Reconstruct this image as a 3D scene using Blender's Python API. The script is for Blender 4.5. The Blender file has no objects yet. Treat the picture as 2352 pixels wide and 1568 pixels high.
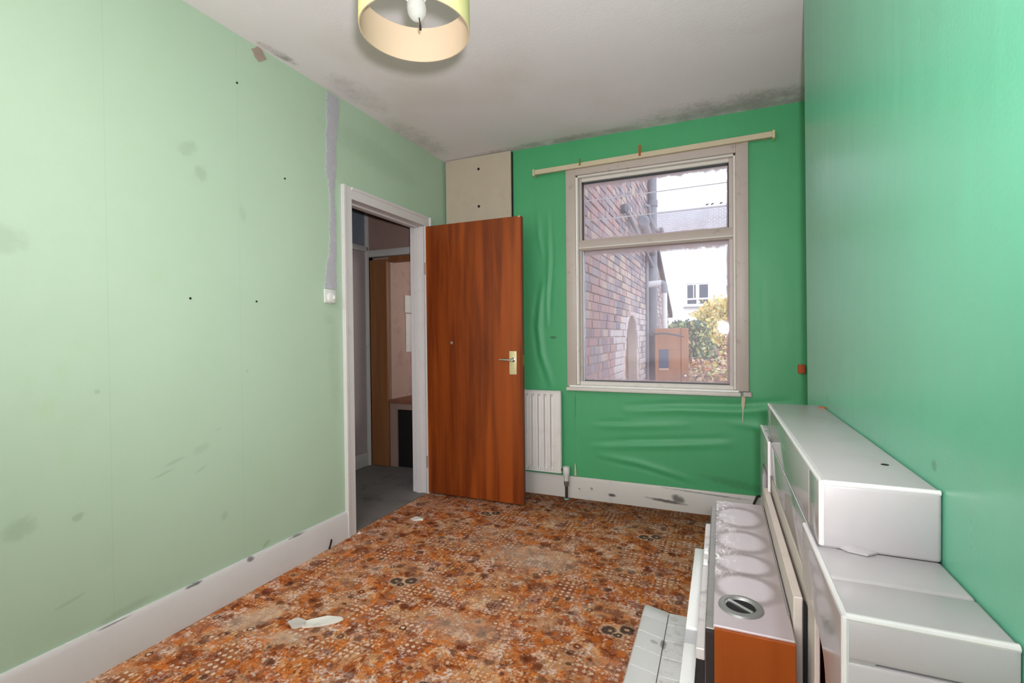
import bpy, bmesh, math, random
from mathutils import Vector, Matrix
random.seed(7)
PI = math.pi
C = bpy.context.scene.collection
SC = bpy.context.scene

# ------------------------------------------------------------------ camera, world, lights, exposure
def make_camera():
    yaw, pitch, roll, fpx, h = 0.4064, -0.0130, -0.0099, 1114.23, 1.21
    F = Vector((-math.sin(yaw)*math.cos(pitch), math.cos(yaw)*math.cos(pitch), math.sin(pitch)))
    r = Vector((math.cos(yaw), math.sin(yaw), 0)); u = r.cross(F)
    r2 = r*math.cos(roll) + u*math.sin(roll); u2 = u*math.cos(roll) - r*math.sin(roll)
    cam = bpy.data.cameras.new('camera'); o = bpy.data.objects.new('camera', cam); C.objects.link(o)
    cam.sensor_width = 36; cam.lens = fpx/2352*36; cam.clip_start = 0.02; cam.clip_end = 300
    m = Matrix((r2, u2, -F)).transposed().to_4x4(); m.translation = (0, 0, h)
    o.matrix_world = m
    SC.camera = o
make_camera()

vs = SC.view_settings
vs.view_transform = 'Standard'; vs.look = 'None'; vs.gamma = 1; vs.use_curve_mapping = False
vs.exposure = 0.38
SC.cycles.use_denoising = True

world = bpy.data.worlds.new('overcast_sky'); SC.world = world; world.use_nodes = True
bg = world.node_tree.nodes['Background']
bg.inputs[0].default_value = (0.93, 0.96, 1.0, 1); bg.inputs[1].default_value = 2.0

def area(name, loc, target, sx, sy, power, col=(1, 1, 1)):
    l = bpy.data.lights.new(name, 'AREA'); l.shape = 'RECTANGLE'; l.size = sx; l.size_y = sy
    l.energy = power; l.color = col
    o = bpy.data.objects.new(name, l); C.objects.link(o); o.location = loc
    o.rotation_euler = (Vector(target) - Vector(loc)).to_track_quat('-Z', 'Y').to_euler()
    return o
def flash(name, loc, target, power, cone, radius):      # flash head on the camera, tilted up and to the left
    l = bpy.data.lights.new(name, 'SPOT'); l.energy = power; l.spot_size = math.radians(cone); l.spot_blend = 1.0
    l.shadow_soft_size = radius; l.color = (1.0, .975, .985)
    o = bpy.data.objects.new(name, l); C.objects.link(o); o.location = loc
    o.rotation_euler = (Vector(target) - Vector(loc)).to_track_quat('-Z', 'Y').to_euler()
flash('camera_flash', (.052, -.02, 1.28), (-1.15, 2.1, 2.08), 172, 124, .03)
flash('bounce_fill_light', (-.15, -.10, 1.36), (-.70, -.45, 2.63), 540, 104, .05)      # added unseen fill lamp, turned up to the ceiling behind the camera
area('rear_fill_light', (-0.75, -1.36, 1.55), (-0.75, 3.0, 1.75), 1.5, 1.5, 16, (1.0, 0.98, 1.0))  # added fill lamp; the window it stands for is invented
area('kitchen_fill_light', (-1.4, 4.5, 1.6), (-2.83, 4.2, 1.2), 0.8, 0.8, 11, (1.0, 0.93, 0.86))  # lamp added to brighten the kitchen; no window is built there

# ------------------------------------------------------------------ helpers
WL = {}

def finish(bm, name, mat, parent, loc, smooth):
    vsx = [v.co for v in bm.verts]
    if loc is None:
        lo = [min(v[i] for v in vsx) for i in range(3)]; hi = [max(v[i] for v in vsx) for i in range(3)]
        loc = ((lo[0]+hi[0])/2, (lo[1]+hi[1])/2, lo[2])
    loc = Vector(loc)
    for v in bm.verts: v.co -= loc
    bmesh.ops.recalc_face_normals(bm, faces=bm.faces)
    me = bpy.data.meshes.new(name); bm.to_mesh(me); bm.free()
    for m in (mat if isinstance(mat, (list, tuple)) else [mat]): me.materials.append(m)
    if smooth:
        for p in me.polygons: p.use_smooth = True
        if smooth != 'all': me.set_sharp_from_angle(angle=math.radians(35))
    o = bpy.data.objects.new(name, me); C.objects.link(o)
    WL[o.name] = loc
    if parent is not None:
        o.parent = parent; o.location = loc - WL[parent.name]
    else:
        o.location = loc
    return o

def obj(name, bm, mat, parent=None, loc=None, smooth=True):
    return finish(bm, name, mat, parent, loc, smooth)

def tag(o, label=None, cat=None, group=None, kind=None):
    if label: o['label'] = label
    if cat: o['category'] = cat
    if group: o['group'] = group
    if kind: o['kind'] = kind
    return o

def empty(name, loc, label=None, cat=None, group=None, kind=None):
    o = bpy.data.objects.new(name, None); C.objects.link(o); o.location = loc
    o.empty_display_size = 0.1
    WL[o.name] = Vector(loc)
    return tag(o, label, cat, group, kind)

def BM(): return bmesh.new()

def add_box(bm, x0, x1, y0, y1, z0, z1, bev=0.0, seg=2, mi=0):
    vs = [bm.verts.new(p) for p in ((x0,y0,z0),(x1,y0,z0),(x1,y1,z0),(x0,y1,z0),(x0,y0,z1),(x1,y0,z1),(x1,y1,z1),(x0,y1,z1))]
    fs = [bm.faces.new([vs[i] for i in q]) for q in ((3,2,1,0),(4,5,6,7),(0,1,5,4),(1,2,6,5),(2,3,7,6),(3,0,4,7))]
    for f in fs: f.material_index = mi
    if bev > 0:
        es = list({e for f in fs for e in f.edges})
        bmesh.ops.bevel(bm, geom=es, offset=bev, segments=seg, profile=0.5, affect='EDGES')
    return bm

def box(*a, **k): return add_box(BM(), *a, **k)

def add_prism(bm, pts, axis, a0, a1, bev=0.0, seg=2):
    """extrude a 2d polygon along axis (0: pts are y,z; 1: pts are x,z; 2: pts are x,y)"""
    def P(p, a):
        return {0: (a, p[0], p[1]), 1: (p[0], a, p[1]), 2: (p[0], p[1], a)}[axis]
    A = [bm.verts.new(P(p, a0)) for p in pts]; B = [bm.verts.new(P(p, a1)) for p in pts]
    n = len(pts); fs = [bm.faces.new(A), bm.faces.new(list(reversed(B)))]
    for i in range(n): fs.append(bm.faces.new([A[i], B[i], B[(i+1) % n], A[(i+1) % n]]))
    if bev > 0:
        es = [e for e in {e for f in fs for e in f.edges} if len(e.link_faces) == 2]
        es = [e for e in es if (e.verts[0] in A) == (e.verts[1] in A)]
        bmesh.ops.bevel(bm, geom=es, offset=bev, segments=seg, profile=0.5, affect='EDGES')
    return bm

def prism(*a, **k): return add_prism(BM(), *a, **k)

def add_tube(bm, pts, rad, n=10, cap=True):
    pts = [Vector(p) for p in pts]; rings = []
    rads = rad if isinstance(rad, (list, tuple)) else [rad]*len(pts)
    prev = None
    for i, p in enumerate(pts):
        t = (pts[min(i+1, len(pts)-1)] - pts[max(i-1, 0)]).normalized()
        if prev is None:
            a = Vector((0, 0, 1)) if abs(t.z) < .9 else Vector((1, 0, 0))
            s = t.cross(a).normalized()
        else:
            s = (prev - t*prev.dot(t)).normalized()
        prev = s; b = t.cross(s)
        rings.append([bm.verts.new(p + (s*math.cos(2*PI*k/n) + b*math.sin(2*PI*k/n))*rads[i]) for k in range(n)])
    for A, B in zip(rings, rings[1:]):
        for k in range(n): bm.faces.new([A[k], A[(k+1) % n], B[(k+1) % n], B[k]])
    if cap:
        bm.faces.new(list(reversed(rings[0]))); bm.faces.new(rings[-1])
    return bm

def tube(*a, **k): return add_tube(BM(), *a, **k)

def add_lathe(bm, prof, c, axis=(0, 0, 1), n=32, close=False):
    c = Vector(c); ax = Vector(axis).normalized()
    s = ax.orthogonal().normalized(); b = ax.cross(s); rings = []
    for r, h in prof:
        if r < 1e-6: rings.append([bm.verts.new(c + ax*h)])
        else: rings.append([bm.verts.new(c + ax*h + (s*math.cos(2*PI*k/n) + b*math.sin(2*PI*k/n))*r) for k in range(n)])
    pairs = list(zip(rings, rings[1:]))
    if close: pairs.append((rings[-1], rings[0]))
    for A, B in pairs:
        if len(A) == 1 and len(B) == 1: continue
        for k in range(n):
            k2 = (k+1) % n
            if len(A) == 1: bm.faces.new([A[0], B[k2], B[k]])
            elif len(B) == 1: bm.faces.new([A[k], A[k2], B[0]])
            else: bm.faces.new([A[k], A[k2], B[k2], B[k]])
    return bm

def lathe(*a, **k): return add_lathe(BM(), *a, **k)

def wall_rects(bm, axis, a0, a1, u0, u1, v0, v1, holes=()):
    """slab normal to axis between a0 and a1 spanning (u, v), with rectangular holes"""
    us = sorted({u0, u1, *[h[0] for h in holes], *[h[1] for h in holes]})
    vv = sorted({v0, v1, *[h[2] for h in holes], *[h[3] for h in holes]})
    def P(a, u, v): return {0: (a, u, v), 1: (u, a, v), 2: (u, v, a)}[axis]
    solid = {}
    for i in range(len(us)-1):
        for j in range(len(vv)-1):
            cu, cv = (us[i]+us[i+1])/2, (vv[j]+vv[j+1])/2
            solid[i, j] = not any(h[0] < cu < h[1] and h[2] < cv < h[3] for h in holes)
    for (i, j), s in solid.items():
        if not s: continue
        q = [(us[i], vv[j]), (us[i+1], vv[j]), (us[i+1], vv[j+1]), (us[i], vv[j+1])]
        bm.faces.new([bm.verts.new(P(a0, *p)) for p in q]); bm.faces.new([bm.verts.new(P(a1, *p)) for p in reversed(q)])
        for (di, dj), (p, r) in {(0, -1): (q[0], q[1]), (1, 0): (q[1], q[2]), (0, 1): (q[2], q[3]), (-1, 0): (q[3], q[0])}.items():
            if not solid.get((i+di, j+dj), False):
                bm.faces.new([bm.verts.new(x) for x in (P(a0, *p), P(a1, *p), P(a1, *r), P(a0, *r))])
    bmesh.ops.remove_doubles(bm, verts=bm.verts, dist=1e-5)
    return bm

# ------------------------------------------------------------------ material kit
class N:
    def __init__(s, name):
        s.m = bpy.data.materials.new(name); s.m.use_nodes = True
        s.t = s.m.node_tree; s.b = s.t.nodes['Principled BSDF']; s._pos = None; s._obj = None
    def node(s, typ, **k):
        n = s.t.nodes.new(typ)
        for a, v in k.items(): setattr(n, a, v)
        return n
    def put(s, sock, v):
        if isinstance(v, (int, float)):
            try: sock.default_value = v
            except TypeError: sock.default_value = (v,)*len(sock.default_value)
        elif isinstance(v, (tuple, list)):
            if sock.type == 'RGBA' and len(v) == 3: v = (*v, 1)
            sock.default_value = v
        else: s.t.links.new(v, sock)
    def M(s, op, a, b=0.0, c=0.0):
        n = s.node('ShaderNodeMath', operation=op)
        s.put(n.inputs[0], a); s.put(n.inputs[1], b); s.put(n.inputs[2], c)
        return n.outputs[0]
    def mix(s, f, a, b, blend='MIX'):
        n = s.node('ShaderNodeMix', data_type='RGBA', blend_type=blend)
        s.put(n.inputs[0], f); s.put(n.inputs[6], a); s.put(n.inputs[7], b)
        return n.outputs[2]
    def pos(s):
        if s._pos is None: s._pos = s.node('ShaderNodeNewGeometry').outputs['Position']
        return s._pos
    def objc(s):
        if s._obj is None: s._obj = s.node('ShaderNodeTexCoord').outputs['Object']
        return s._obj
    def xyz(s, v):
        n = s.node('ShaderNodeSeparateXYZ'); s.put(n.inputs[0], v); return n.outputs[:3]
    def comb(s, x=0., y=0., z=0.):
        n = s.node('ShaderNodeCombineXYZ')
        for i, v in enumerate((x, y, z)): s.put(n.inputs[i], v)
        return n.outputs[0]
    def scale(s, v, k):
        n = s.node('ShaderNodeMapping'); s.put(n.inputs[0], v); n.inputs[3].default_value = k; return n.outputs[0]
    def noise(s, v, sc, det=3, rough=.55, dist=0.):
        n = s.node('ShaderNodeTexNoise'); s.put(n.inputs['Vector'], v)
        n.inputs['Scale'].default_value = sc; n.inputs['Detail'].default_value = det
        n.inputs['Roughness'].default_value = rough; n.inputs['Distortion'].default_value = dist
        return n.outputs[0]
    def vor(s, v, sc, feat='F1', rnd=1.):
        n = s.node('ShaderNodeTexVoronoi', feature=feat); s.put(n.inputs['Vector'], v)
        n.inputs['Scale'].default_value = sc; n.inputs['Randomness'].default_value = rnd
        return n
    def ramp(s, f, a, b):
        n = s.node('ShaderNodeMapRange', interpolation_type='SMOOTHSTEP')
        s.put(n.inputs[0], f); n.inputs[1].default_value = a; n.inputs[2].default_value = b
        return n.outputs[0]
    def rand(s): return s.node('ShaderNodeObjectInfo').outputs['Random']
    def bump(s, h, st=.3, dist=.01):
        n = s.node('ShaderNodeBump'); n.inputs['Strength'].default_value = st; n.inputs['Distance'].default_value = dist
        s.put(n.inputs['Height'], h); s.t.links.new(n.outputs[0], s.b.inputs['Normal'])
    def blobs(s, u, v, lst):
        """sum of soft ellipses (u0, v0, ru, rv, rot_deg, weight) with noisy outlines"""
        tot = None
        nz = s.noise(s.pos(), 40, 3)
        for (u0, v0, ru, rv, rot, w) in lst:
            a = math.radians(rot); ca, sa = math.cos(a), math.sin(a)
            du = s.M('SUBTRACT', u, u0); dv = s.M('SUBTRACT', v, v0)
            p = s.M('MULTIPLY_ADD', du, ca/ru, s.M('MULTIPLY', dv, sa/ru))
            q = s.M('MULTIPLY_ADD', dv, ca/rv, s.M('MULTIPLY', du, -sa/rv))
            d = s.M('ADD', s.M('MULTIPLY', p, p), s.M('MULTIPLY', q, q))
            d = s.M('ADD', d, s.M('MULTIPLY_ADD', nz, 1.6, -.8))
            g = s.M('MULTIPLY', s.ramp(d, 1.3, .1), w)
            tot = g if tot is None else s.M('MAXIMUM', tot, g)
        return tot
    def set(s, col=None, rough=None, spec=None, metal=None):
        if col is not None: s.put(s.b.inputs['Base Color'], col)
        if rough is not None: s.put(s.b.inputs['Roughness'], rough)
        if spec is not None: s.put(s.b.inputs['Specular IOR Level'], spec)
        if metal is not None: s.put(s.b.inputs['Metallic'], metal)
        return s.m

def L(r, g, b):
    f = lambda c: (c/255/12.92) if c/255 <= .04045 else ((c/255+.055)/1.055)**2.4
    return (f(r), f(g), f(b))

def plain(name, col, rough=.5, spec=.4, metal=0., var=.12, sc=18, dirt=None, dsc=6, damt=.5, bump=0., bsc=120):
    n = N(name); p = n.objc()
    nz = n.noise(p, sc, 4)
    c = n.mix(nz, [x*(1-var) for x in col], [min(1, x*(1+var)) for x in col])
    if dirt:
        c = n.mix(n.M('MULTIPLY', n.ramp(n.noise(p, dsc, 5, .65), .52, .72), damt), c, dirt)
    if bump: n.bump(n.noise(p, bsc, 3), bump, .003)
    return n.set(c, rough, spec, metal)

# ------------------------------------------------------------------ materials: room surfaces
def m_wall_left():
    n = N('pale_green_paint'); x, y, z = n.xyz(n.pos())
    base = n.mix(n.noise(n.pos(), 1.7, 4), L(163, 186, 161), L(175, 195, 174))
    base = n.mix(n.M('MULTIPLY', n.ramp(n.noise(n.pos(), 5, 5, .7), .55, .8), .35), base, L(158, 186, 145))
    bl = [(1.365, 2.02, .05, .03, 35, .5), (1.42, 1.93, .03, .04, 20, .55), (1.62, 1.80, .02, .05, 10, .3), (.78, 1.53, .06, .05, 0, .45),
          (.80, .60, .05, .04, 20, .6), (.955, .585, .02, .014, 30, .75), (1.29, .70, .05, .008, 15, .5), (1.40, .73, .04, .02, 20, .35),
          (1.24, .66, .05, .006, 14, .6), (1.40, .64, .03, .006, 25, .5), (1.50, .40, .025, .02, 60, .55), (.93, .30, .05, .008, 12, .5),
          (1.02, 1.02, .012, .01, 0, .6), (1.63, 1.05, .008, .01, 0, .5), (1.48, .80, .02, .004, 10, .4), (1.72, .185, .03, .012, 30, .8),
          (1.10, .18, .10, .018, 5, .5), (2.17, 1.31, .05, .03, 0, .3), (2.20, 1.05, .05, .3, 0, .22), (2.6, 2.4, .5, .1, -6, .35)]
    d = n.blobs(y, z, [(*b[:5], b[5]*.5) for b in bl])
    c = n.mix(d, base, L(122, 138, 112))
    # faint wallpaper seams
    for s0 in (.52, 1.06, 1.60):
        ln = n.ramp(n.M('ABSOLUTE', n.M('SUBTRACT', y, s0)), .004, .0)
        c = n.mix(n.M('MULTIPLY', ln, .3), c, L(150, 176, 142))
    hb = n.noise(n.pos(), 3, 3)
    n.bump(n.M('ADD', hb, n.M('MULTIPLY', n.noise(n.pos(), 90, 2), .06)), .35, .01)
    return n.set(c, .62, .3)

def m_green(name, a, b, rough, streak, blobs):
    n = N(name); x, y, z = n.xyz(n.pos())
    base = n.mix(n.noise(n.pos(), 2.6, 5, .6), a, b)
    st = n.noise(n.scale(n.pos(), (14, 14, 1.1)), 2.2, 4)
    base = n.mix(n.M('MULTIPLY', st, .15), base, [v*1.25 for v in b])
    if blobs:
        base = n.mix(n.blobs(x if blobs[0] == 'x' else y, z, blobs[1]), base, blobs[2])
    h = n.M('ADD', n.M('MULTIPLY', n.noise(n.pos(), 120, 2), .22), n.M('MULTIPLY', n.noise(n.scale(n.pos(), (9, 9, 1.3)), 1.6, 1), streak))
    n.bump(h, .28, .004)
    r = n.M('MULTIPLY_ADD', st, .16, rough-.07)
    return n.set(base, r, .85 if rough < .4 else .5)

def m_ceiling():
    n = N('stained_ceiling_paint'); x, y, z = n.xyz(n.pos())
    base = n.mix(n.noise(n.pos(), 1.3, 4), L(216, 209, 213), L(228, 221, 225))
    m = n.noise(n.pos(), 6, 6, .7)
    bl = [(-1.0, 3.45, .9, .07, 0, .45), (.2, 3.42, .7, .20, 4, .55), (-2.02, 3.0, .14, .35, 0, .35), (-2.04, 1.80, .03, .12, -3, .8), (-1.95, 2.3, .10, .25, 0, .3), (-1.1, 3.44, .25, .05, 0, .6)]  # mottled stains and darker patches along the wall edges
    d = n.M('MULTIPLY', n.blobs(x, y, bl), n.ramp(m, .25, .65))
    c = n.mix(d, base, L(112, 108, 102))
    c = n.mix(n.M('MULTIPLY', n.ramp(n.noise(n.pos(), .9, 4), .5, .75), .35), c, L(186, 176, 158))
    n.bump(n.noise(n.pos(), 60, 3), .15, .004)
    return n.set(c, .75, .2)

def m_carpet():
    n = N('patchwork_carpet_pile'); x, y, z = n.xyz(n.pos())
    RX, RY = 1.055, .985
    wx = n.M('MULTIPLY_ADD', n.noise(n.pos(), 16, 3), .05, -.025); wy = n.M('MULTIPLY_ADD', n.noise(n.scale(n.pos(), (1, -1, 1)), 16, 3), .05, -.025)
    def wrap(u, o, R_): return n.M('MULTIPLY', n.M('FRACT', n.M('DIVIDE', n.M('ADD', u, o), R_)), R_)
    ox, oy = 1.467+5*RX+.35, 5*RY-1.96+.35
    px, py = wrap(x, ox, RX), wrap(y, oy, RY)
    p = n.comb(px, py, 0.)
    pw = n.comb(wrap(n.M('ADD', x, wx), ox, RX), wrap(n.M('ADD', y, wy), oy, RY), 0.)
    fine = n.noise(n.pos(), 240, 2); med = n.noise(n.pos(), 55, 3)
    v1 = n.vor(pw, 9.5); rc = n.xyz(v1.outputs['Color'])
    v2 = n.vor(pw, 19); rc2 = n.xyz(v2.outputs['Color'])
    ORA, BRN, RED, BEI, PAL, DRK = L(220, 128, 52), L(176, 98, 46), L(146, 78, 50), L(216, 168, 126), L(238, 220, 204), L(84, 52, 44)
    c = n.mix(n.ramp(n.noise(p, 15, 5, .65), .38, .62), BRN, ORA)
    c = n.mix(n.M('MULTIPLY', n.ramp(rc2[0], .66, .72), .7), c, RED)
    c = n.mix(n.M('MULTIPLY', n.ramp(rc[0], .66, .76), .45), c, BEI)
    c = n.mix(n.M('MULTIPLY', n.ramp(rc2[1], .72, .78), .55), c, L(206, 168, 134))
    # small curls: the print is busy everywhere
    sp = n.vor(pw, 62); spd = sp.outputs['Distance']; spc = n.xyz(sp.outputs['Color'])
    c = n.mix(n.M('MULTIPLY', n.M('MULTIPLY', n.ramp(spd, .50, .30), n.ramp(spc[0], .62, .70)), .75), c, PAL)
    c = n.mix(n.M('MULTIPLY', n.M('MULTIPLY', n.ramp(spd, .46, .28), n.ramp(spc[1], .76, .84)), .55), c, DRK)
    sw = n.M('ABSOLUTE', n.M('SUBTRACT', n.noise(p, 36, 3, .6, 1.2), .5))
    c = n.mix(n.M('MULTIPLY', n.ramp(sw, .030, .008), .5), c, L(216, 180, 148))
    sw2 = n.M('ABSOLUTE', n.M('SUBTRACT', n.noise(n.scale(p, (1, 1, -1)), 27, 3, .6, 1.5), .47))
    c = n.mix(n.M('MULTIPLY', n.ramp(sw2, .022, .006), .5), c, L(96, 54, 36))
    # pale flecked patches and rows of short dashes
    pf = n.M('MULTIPLY', n.ramp(n.noise(pw, 8, 4, .65), .50, .60), n.ramp(n.noise(p, 70, 3, .7), .46, .56))
    c = n.mix(n.M('MULTIPLY', pf, .95), c, L(234, 220, 218))
    mb = n.M('MULTIPLY', n.ramp(n.noise(pw, 9.5, 2, .5), .57, .66), .7)
    c = n.mix(mb, c, L(112, 58, 46))
    df = n.M('MULTIPLY', n.ramp(n.noise(n.scale(pw, (1, 1, -1)), 7, 3), .54, .60), n.ramp(n.noise(n.scale(p, (1, .35, 1)), 62, 2), .52, .60))
    c = n.mix(n.M('MULTIPLY', df, .7), c, L(236, 190, 140))
    # dotted squares
    def grid(step, r):
        gx = n.M('SUBTRACT', n.M('FRACT', n.M('DIVIDE', px, step)), .5); gy = n.M('SUBTRACT', n.M('FRACT', n.M('DIVIDE', py, step)), .5)
        d = n.M('SQRT', n.M('ADD', n.M('MULTIPLY', gx, gx), n.M('MULTIPLY', gy, gy)))
        d = n.M('ADD', d, n.M('MULTIPLY_ADD', med, .24, -.12))
        return n.ramp(d, r+.08, r-.06)
    pm = n.M('MULTIPLY', n.ramp(rc[1], .74, .80), n.ramp(rc2[2], .72, .62))
    c = n.mix(n.M('MULTIPLY', pm, .6), c, n.mix(n.ramp(rc2[1], .4, .6), RED, L(160, 88, 44)))
    c = n.mix(n.M('MULTIPLY', n.M('MULTIPLY', pm, grid(.029, .26)), .85), c, PAL)
    pm2 = n.M('MULTIPLY', n.ramp(rc[2], .70, .78), n.ramp(rc2[0], .70, .60))
    c = n.mix(n.M('MULTIPLY', n.M('MULTIPLY', pm2, grid(.0185, .27)), .6), c, n.mix(rc[0], L(226, 170, 110), PAL))
    # orange flowers with dark hearts, and small rings
    v3 = n.vor(p, 19, rnd=.85); d3 = n.M('ADD', v3.outputs['Distance'], n.M('MULTIPLY_ADD', med, .3, -.15)); r3 = n.xyz(v3.outputs['Color'])
    fl = n.ramp(r3[0], .74, .76)
    c = n.mix(n.M('MULTIPLY', n.M('MULTIPLY', fl, n.ramp(d3, .52, .36)), .75), c, L(202, 112, 40))
    c = n.mix(n.M('MULTIPLY', n.M('MULTIPLY', fl, n.ramp(d3, .16, .08)), .85), c, DRK)
    rg = n.ramp(r3[1], .84, .86)
    ring = n.M('MULTIPLY', n.ramp(d3, .34, .28), n.ramp(d3, .13, .2))
    c = n.mix(n.M('MULTIPLY', rg, n.M('MULTIPLY', ring, .8)), c, L(80, 52, 46))
    c = n.mix(n.M('MULTIPLY', rg, n.M('MULTIPLY', n.ramp(d3, .14, .09), .8)), c, PAL)
    mr = n.ramp(r3[2], .92, .95)
    c = n.mix(n.M('MULTIPLY', mr, n.M('MULTIPLY', n.ramp(d3, .6, .3), .75)), c, L(86, 50, 42))
    # the repeated pair of slate flowers
    for (fx, fy, rr) in ((.338, .350, .030), (.405, .378, .029), (.378, .330, .017)):
        dx = n.M('SUBTRACT', px, fx); dy = n.M('SUBTRACT', py, fy)
        d = n.M('DIVIDE', n.M('SQRT', n.M('ADD', n.M('MULTIPLY', dx, dx), n.M('MULTIPLY', dy, dy))), rr)
        d = n.M('ADD', d, n.M('MULTIPLY_ADD', med, 1.1, -.55))
        c = n.mix(n.M('MULTIPLY', n.ramp(d, 1.7, 1.2), .6), c, L(214, 190, 168))
        c = n.mix(n.M('MULTIPLY', n.ramp(d, 1.15, .85), .9), c, L(64, 52, 52))
        c = n.mix(n.ramp(d, .38, .15), c, L(206, 180, 150))
    c = n.mix(n.M('MULTIPLY', n.ramp(n.noise(pw, 13, 4, .7), .5, .62), .6), c, L(138, 66, 34), 'MULTIPLY')
    # wear, dust and darker blotches
    c = n.mix(n.M('MULTIPLY', n.ramp(n.noise(n.pos(), 3.2, 6, .7), .50, .72), .38), c, L(222, 196, 176))
    c = n.mix(n.M('MULTIPLY', n.ramp(n.noise(n.scale(n.pos(), (1, 1.5, 1)), 8, 5, .7), .54, .70), .5), c, L(128, 68, 38))
    soil = n.M('MAXIMUM', n.ramp(y, 2.9, 3.45), n.M('MULTIPLY', n.ramp(x, -.18, .0), .5))  # darker toward the back wall and the fireplace side
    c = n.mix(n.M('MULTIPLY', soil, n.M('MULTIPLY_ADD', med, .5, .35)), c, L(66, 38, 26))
    pale = n.blobs(x, y, [(-1.85, 1.47, .14, .07, 60, .5), (-1.62, 1.42, .10, .05, 20, .5), (-.95, 2.45, .30, .16, 0, .4), (-1.0, 1.75, .2, .1, 0, .3)])
    c = n.mix(pale, c, L(216, 200, 186))
    c = n.mix(n.M('MULTIPLY', fine, .18), c, L(60, 34, 22), 'MULTIPLY')
    c = n.mix(1.0, c, (.94, .84, .76, 1), 'MULTIPLY')
    n.bump(n.M('ADD', fine, med), .5, .004)
    return n.set(c, .95, .1)

def m_painted_wood(name, col, dirt, spots=None, axis='x', rough=.45):
    n = N(name); x, y, z = n.xyz(n.pos())
    c = n.mix(n.noise(n.pos(), 5, 5), [v*.92 for v in col], col)
    c = n.mix(n.M('MULTIPLY', n.ramp(n.noise(n.pos(), 14, 6, .7), .56, .75), .45), c, dirt)
    if spots: c = n.mix(n.blobs(x if axis == 'x' else y, z, spots), c, L(52, 42, 36))
    n.bump(n.noise(n.pos(), 50, 3), .12, .003)
    return n.set(c, rough, .45)

def m_wood(name, a, b, axis='z', sc=1., rough=.4, bands=True, spec=.4, dark=None):
    n = N(name); p = n.objc()
    k = {'z': (9, 9, .5), 'y': (9, .5, 9), 'x': (.5, 9, 9)}[axis]
    g = n.noise(n.scale(p, tuple(v*sc for v in k)), 3.2, 6, .62, .4)
    f = n.noise(n.scale(p, tuple(v*sc*5 for v in k)), 5, 3)
    c = n.mix(n.ramp(g, .22, .78), a, b)
    c = n.mix(n.M('MULTIPLY', f, .25), c, [v*.5 for v in a])
    if bands:
        w = n.noise(n.scale(p, tuple(v*.28*sc for v in k)), 3, 2)
        c = n.mix(n.M('MULTIPLY', n.ramp(w, .5, .62), .5), c, [min(1, v*1.5) for v in b])
    if dark:
        c = n.mix(n.M('MULTIPLY', n.ramp(n.xyz(p)[2], *dark[:2]), dark[2]), c, dark[3])
    return n.set(c, rough, spec)

def m_metal(name, col, rough=.35, metal=.8): return plain(name, col, rough, .5, metal, .1, 30)

def m_glass(name, edge):
    """thin dirty pane: mostly clear, film of dirt and painted-in haze, paint left along its borders (local coordinates: x, z)"""
    n = N(name); t = n.t
    t.nodes.remove(n.b); out = t.nodes['Material Output']
    p = n.objc(); x, y, z = n.xyz(p)
    hx, hz = edge
    dx = n.M('SUBTRACT', hx, n.M('ABSOLUTE', x)); dz = n.M('MINIMUM', z, n.M('SUBTRACT', 2*hz, z))
    dzt = n.M('SUBTRACT', 2*hz, z)
    nz = n.M('MULTIPLY_ADD', n.noise(p, 22, 5, .7), .045, -.0225)
    dm = n.M('ADD', n.M('MINIMUM', n.M('MULTIPLY', dx, 1.6), n.M('MINIMUM', n.M('MULTIPLY', dz, 1.4), n.M('MULTIPLY', dzt, .55))), nz)
    edge_f = n.M('MULTIPLY', n.ramp(dm, .026, .012), .62)
    film = n.M('MULTIPLY_ADD', n.ramp(n.noise(p, 5, 5, .65), .35, .8), .10, .13)  # dirt film, strengthened to lay a pale veil over the view
    low = n.M('MULTIPLY', n.ramp(z, .14, .0), .14)
    f = n.M('MINIMUM', n.M('ADD', n.M('ADD', edge_f, film), low), .85)
    tr = n.node('ShaderNodeBsdfTransparent'); tr.inputs[0].default_value = (.97, .98, 1, 1)
    df = n.node('ShaderNodeBsdfDiffuse'); df.inputs[0].default_value = (.56, .47, .50, 1)
    tl = n.node('ShaderNodeBsdfTranslucent'); tl.inputs[0].default_value = (.62, .52, .56, 1)
    gl = n.node('ShaderNodeBsdfGlossy'); gl.inputs['Roughness'].default_value = .05
    a = n.node('ShaderNodeMixShader'); a.inputs[0].default_value = .45
    t.links.new(df.outputs[0], a.inputs[1]); t.links.new(tl.outputs[0], a.inputs[2])
    b = n.node('ShaderNodeMixShader'); n.put(b.inputs[0], f); t.links.new(tr.outputs[0], b.inputs[1]); t.links.new(a.outputs[0], b.inputs[2])
    fr = n.node('ShaderNodeFresnel'); fr.inputs[0].default_value = 1.3
    d = n.node('ShaderNodeMixShader'); n.put(d.inputs[0], n.M('MULTIPLY', fr.outputs[0], .6)); t.links.new(b.outputs[0], d.inputs[1]); t.links.new(gl.outputs[0], d.inputs[2])
    t.links.new(d.outputs[0], out.inputs[0])
    return n.m

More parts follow.
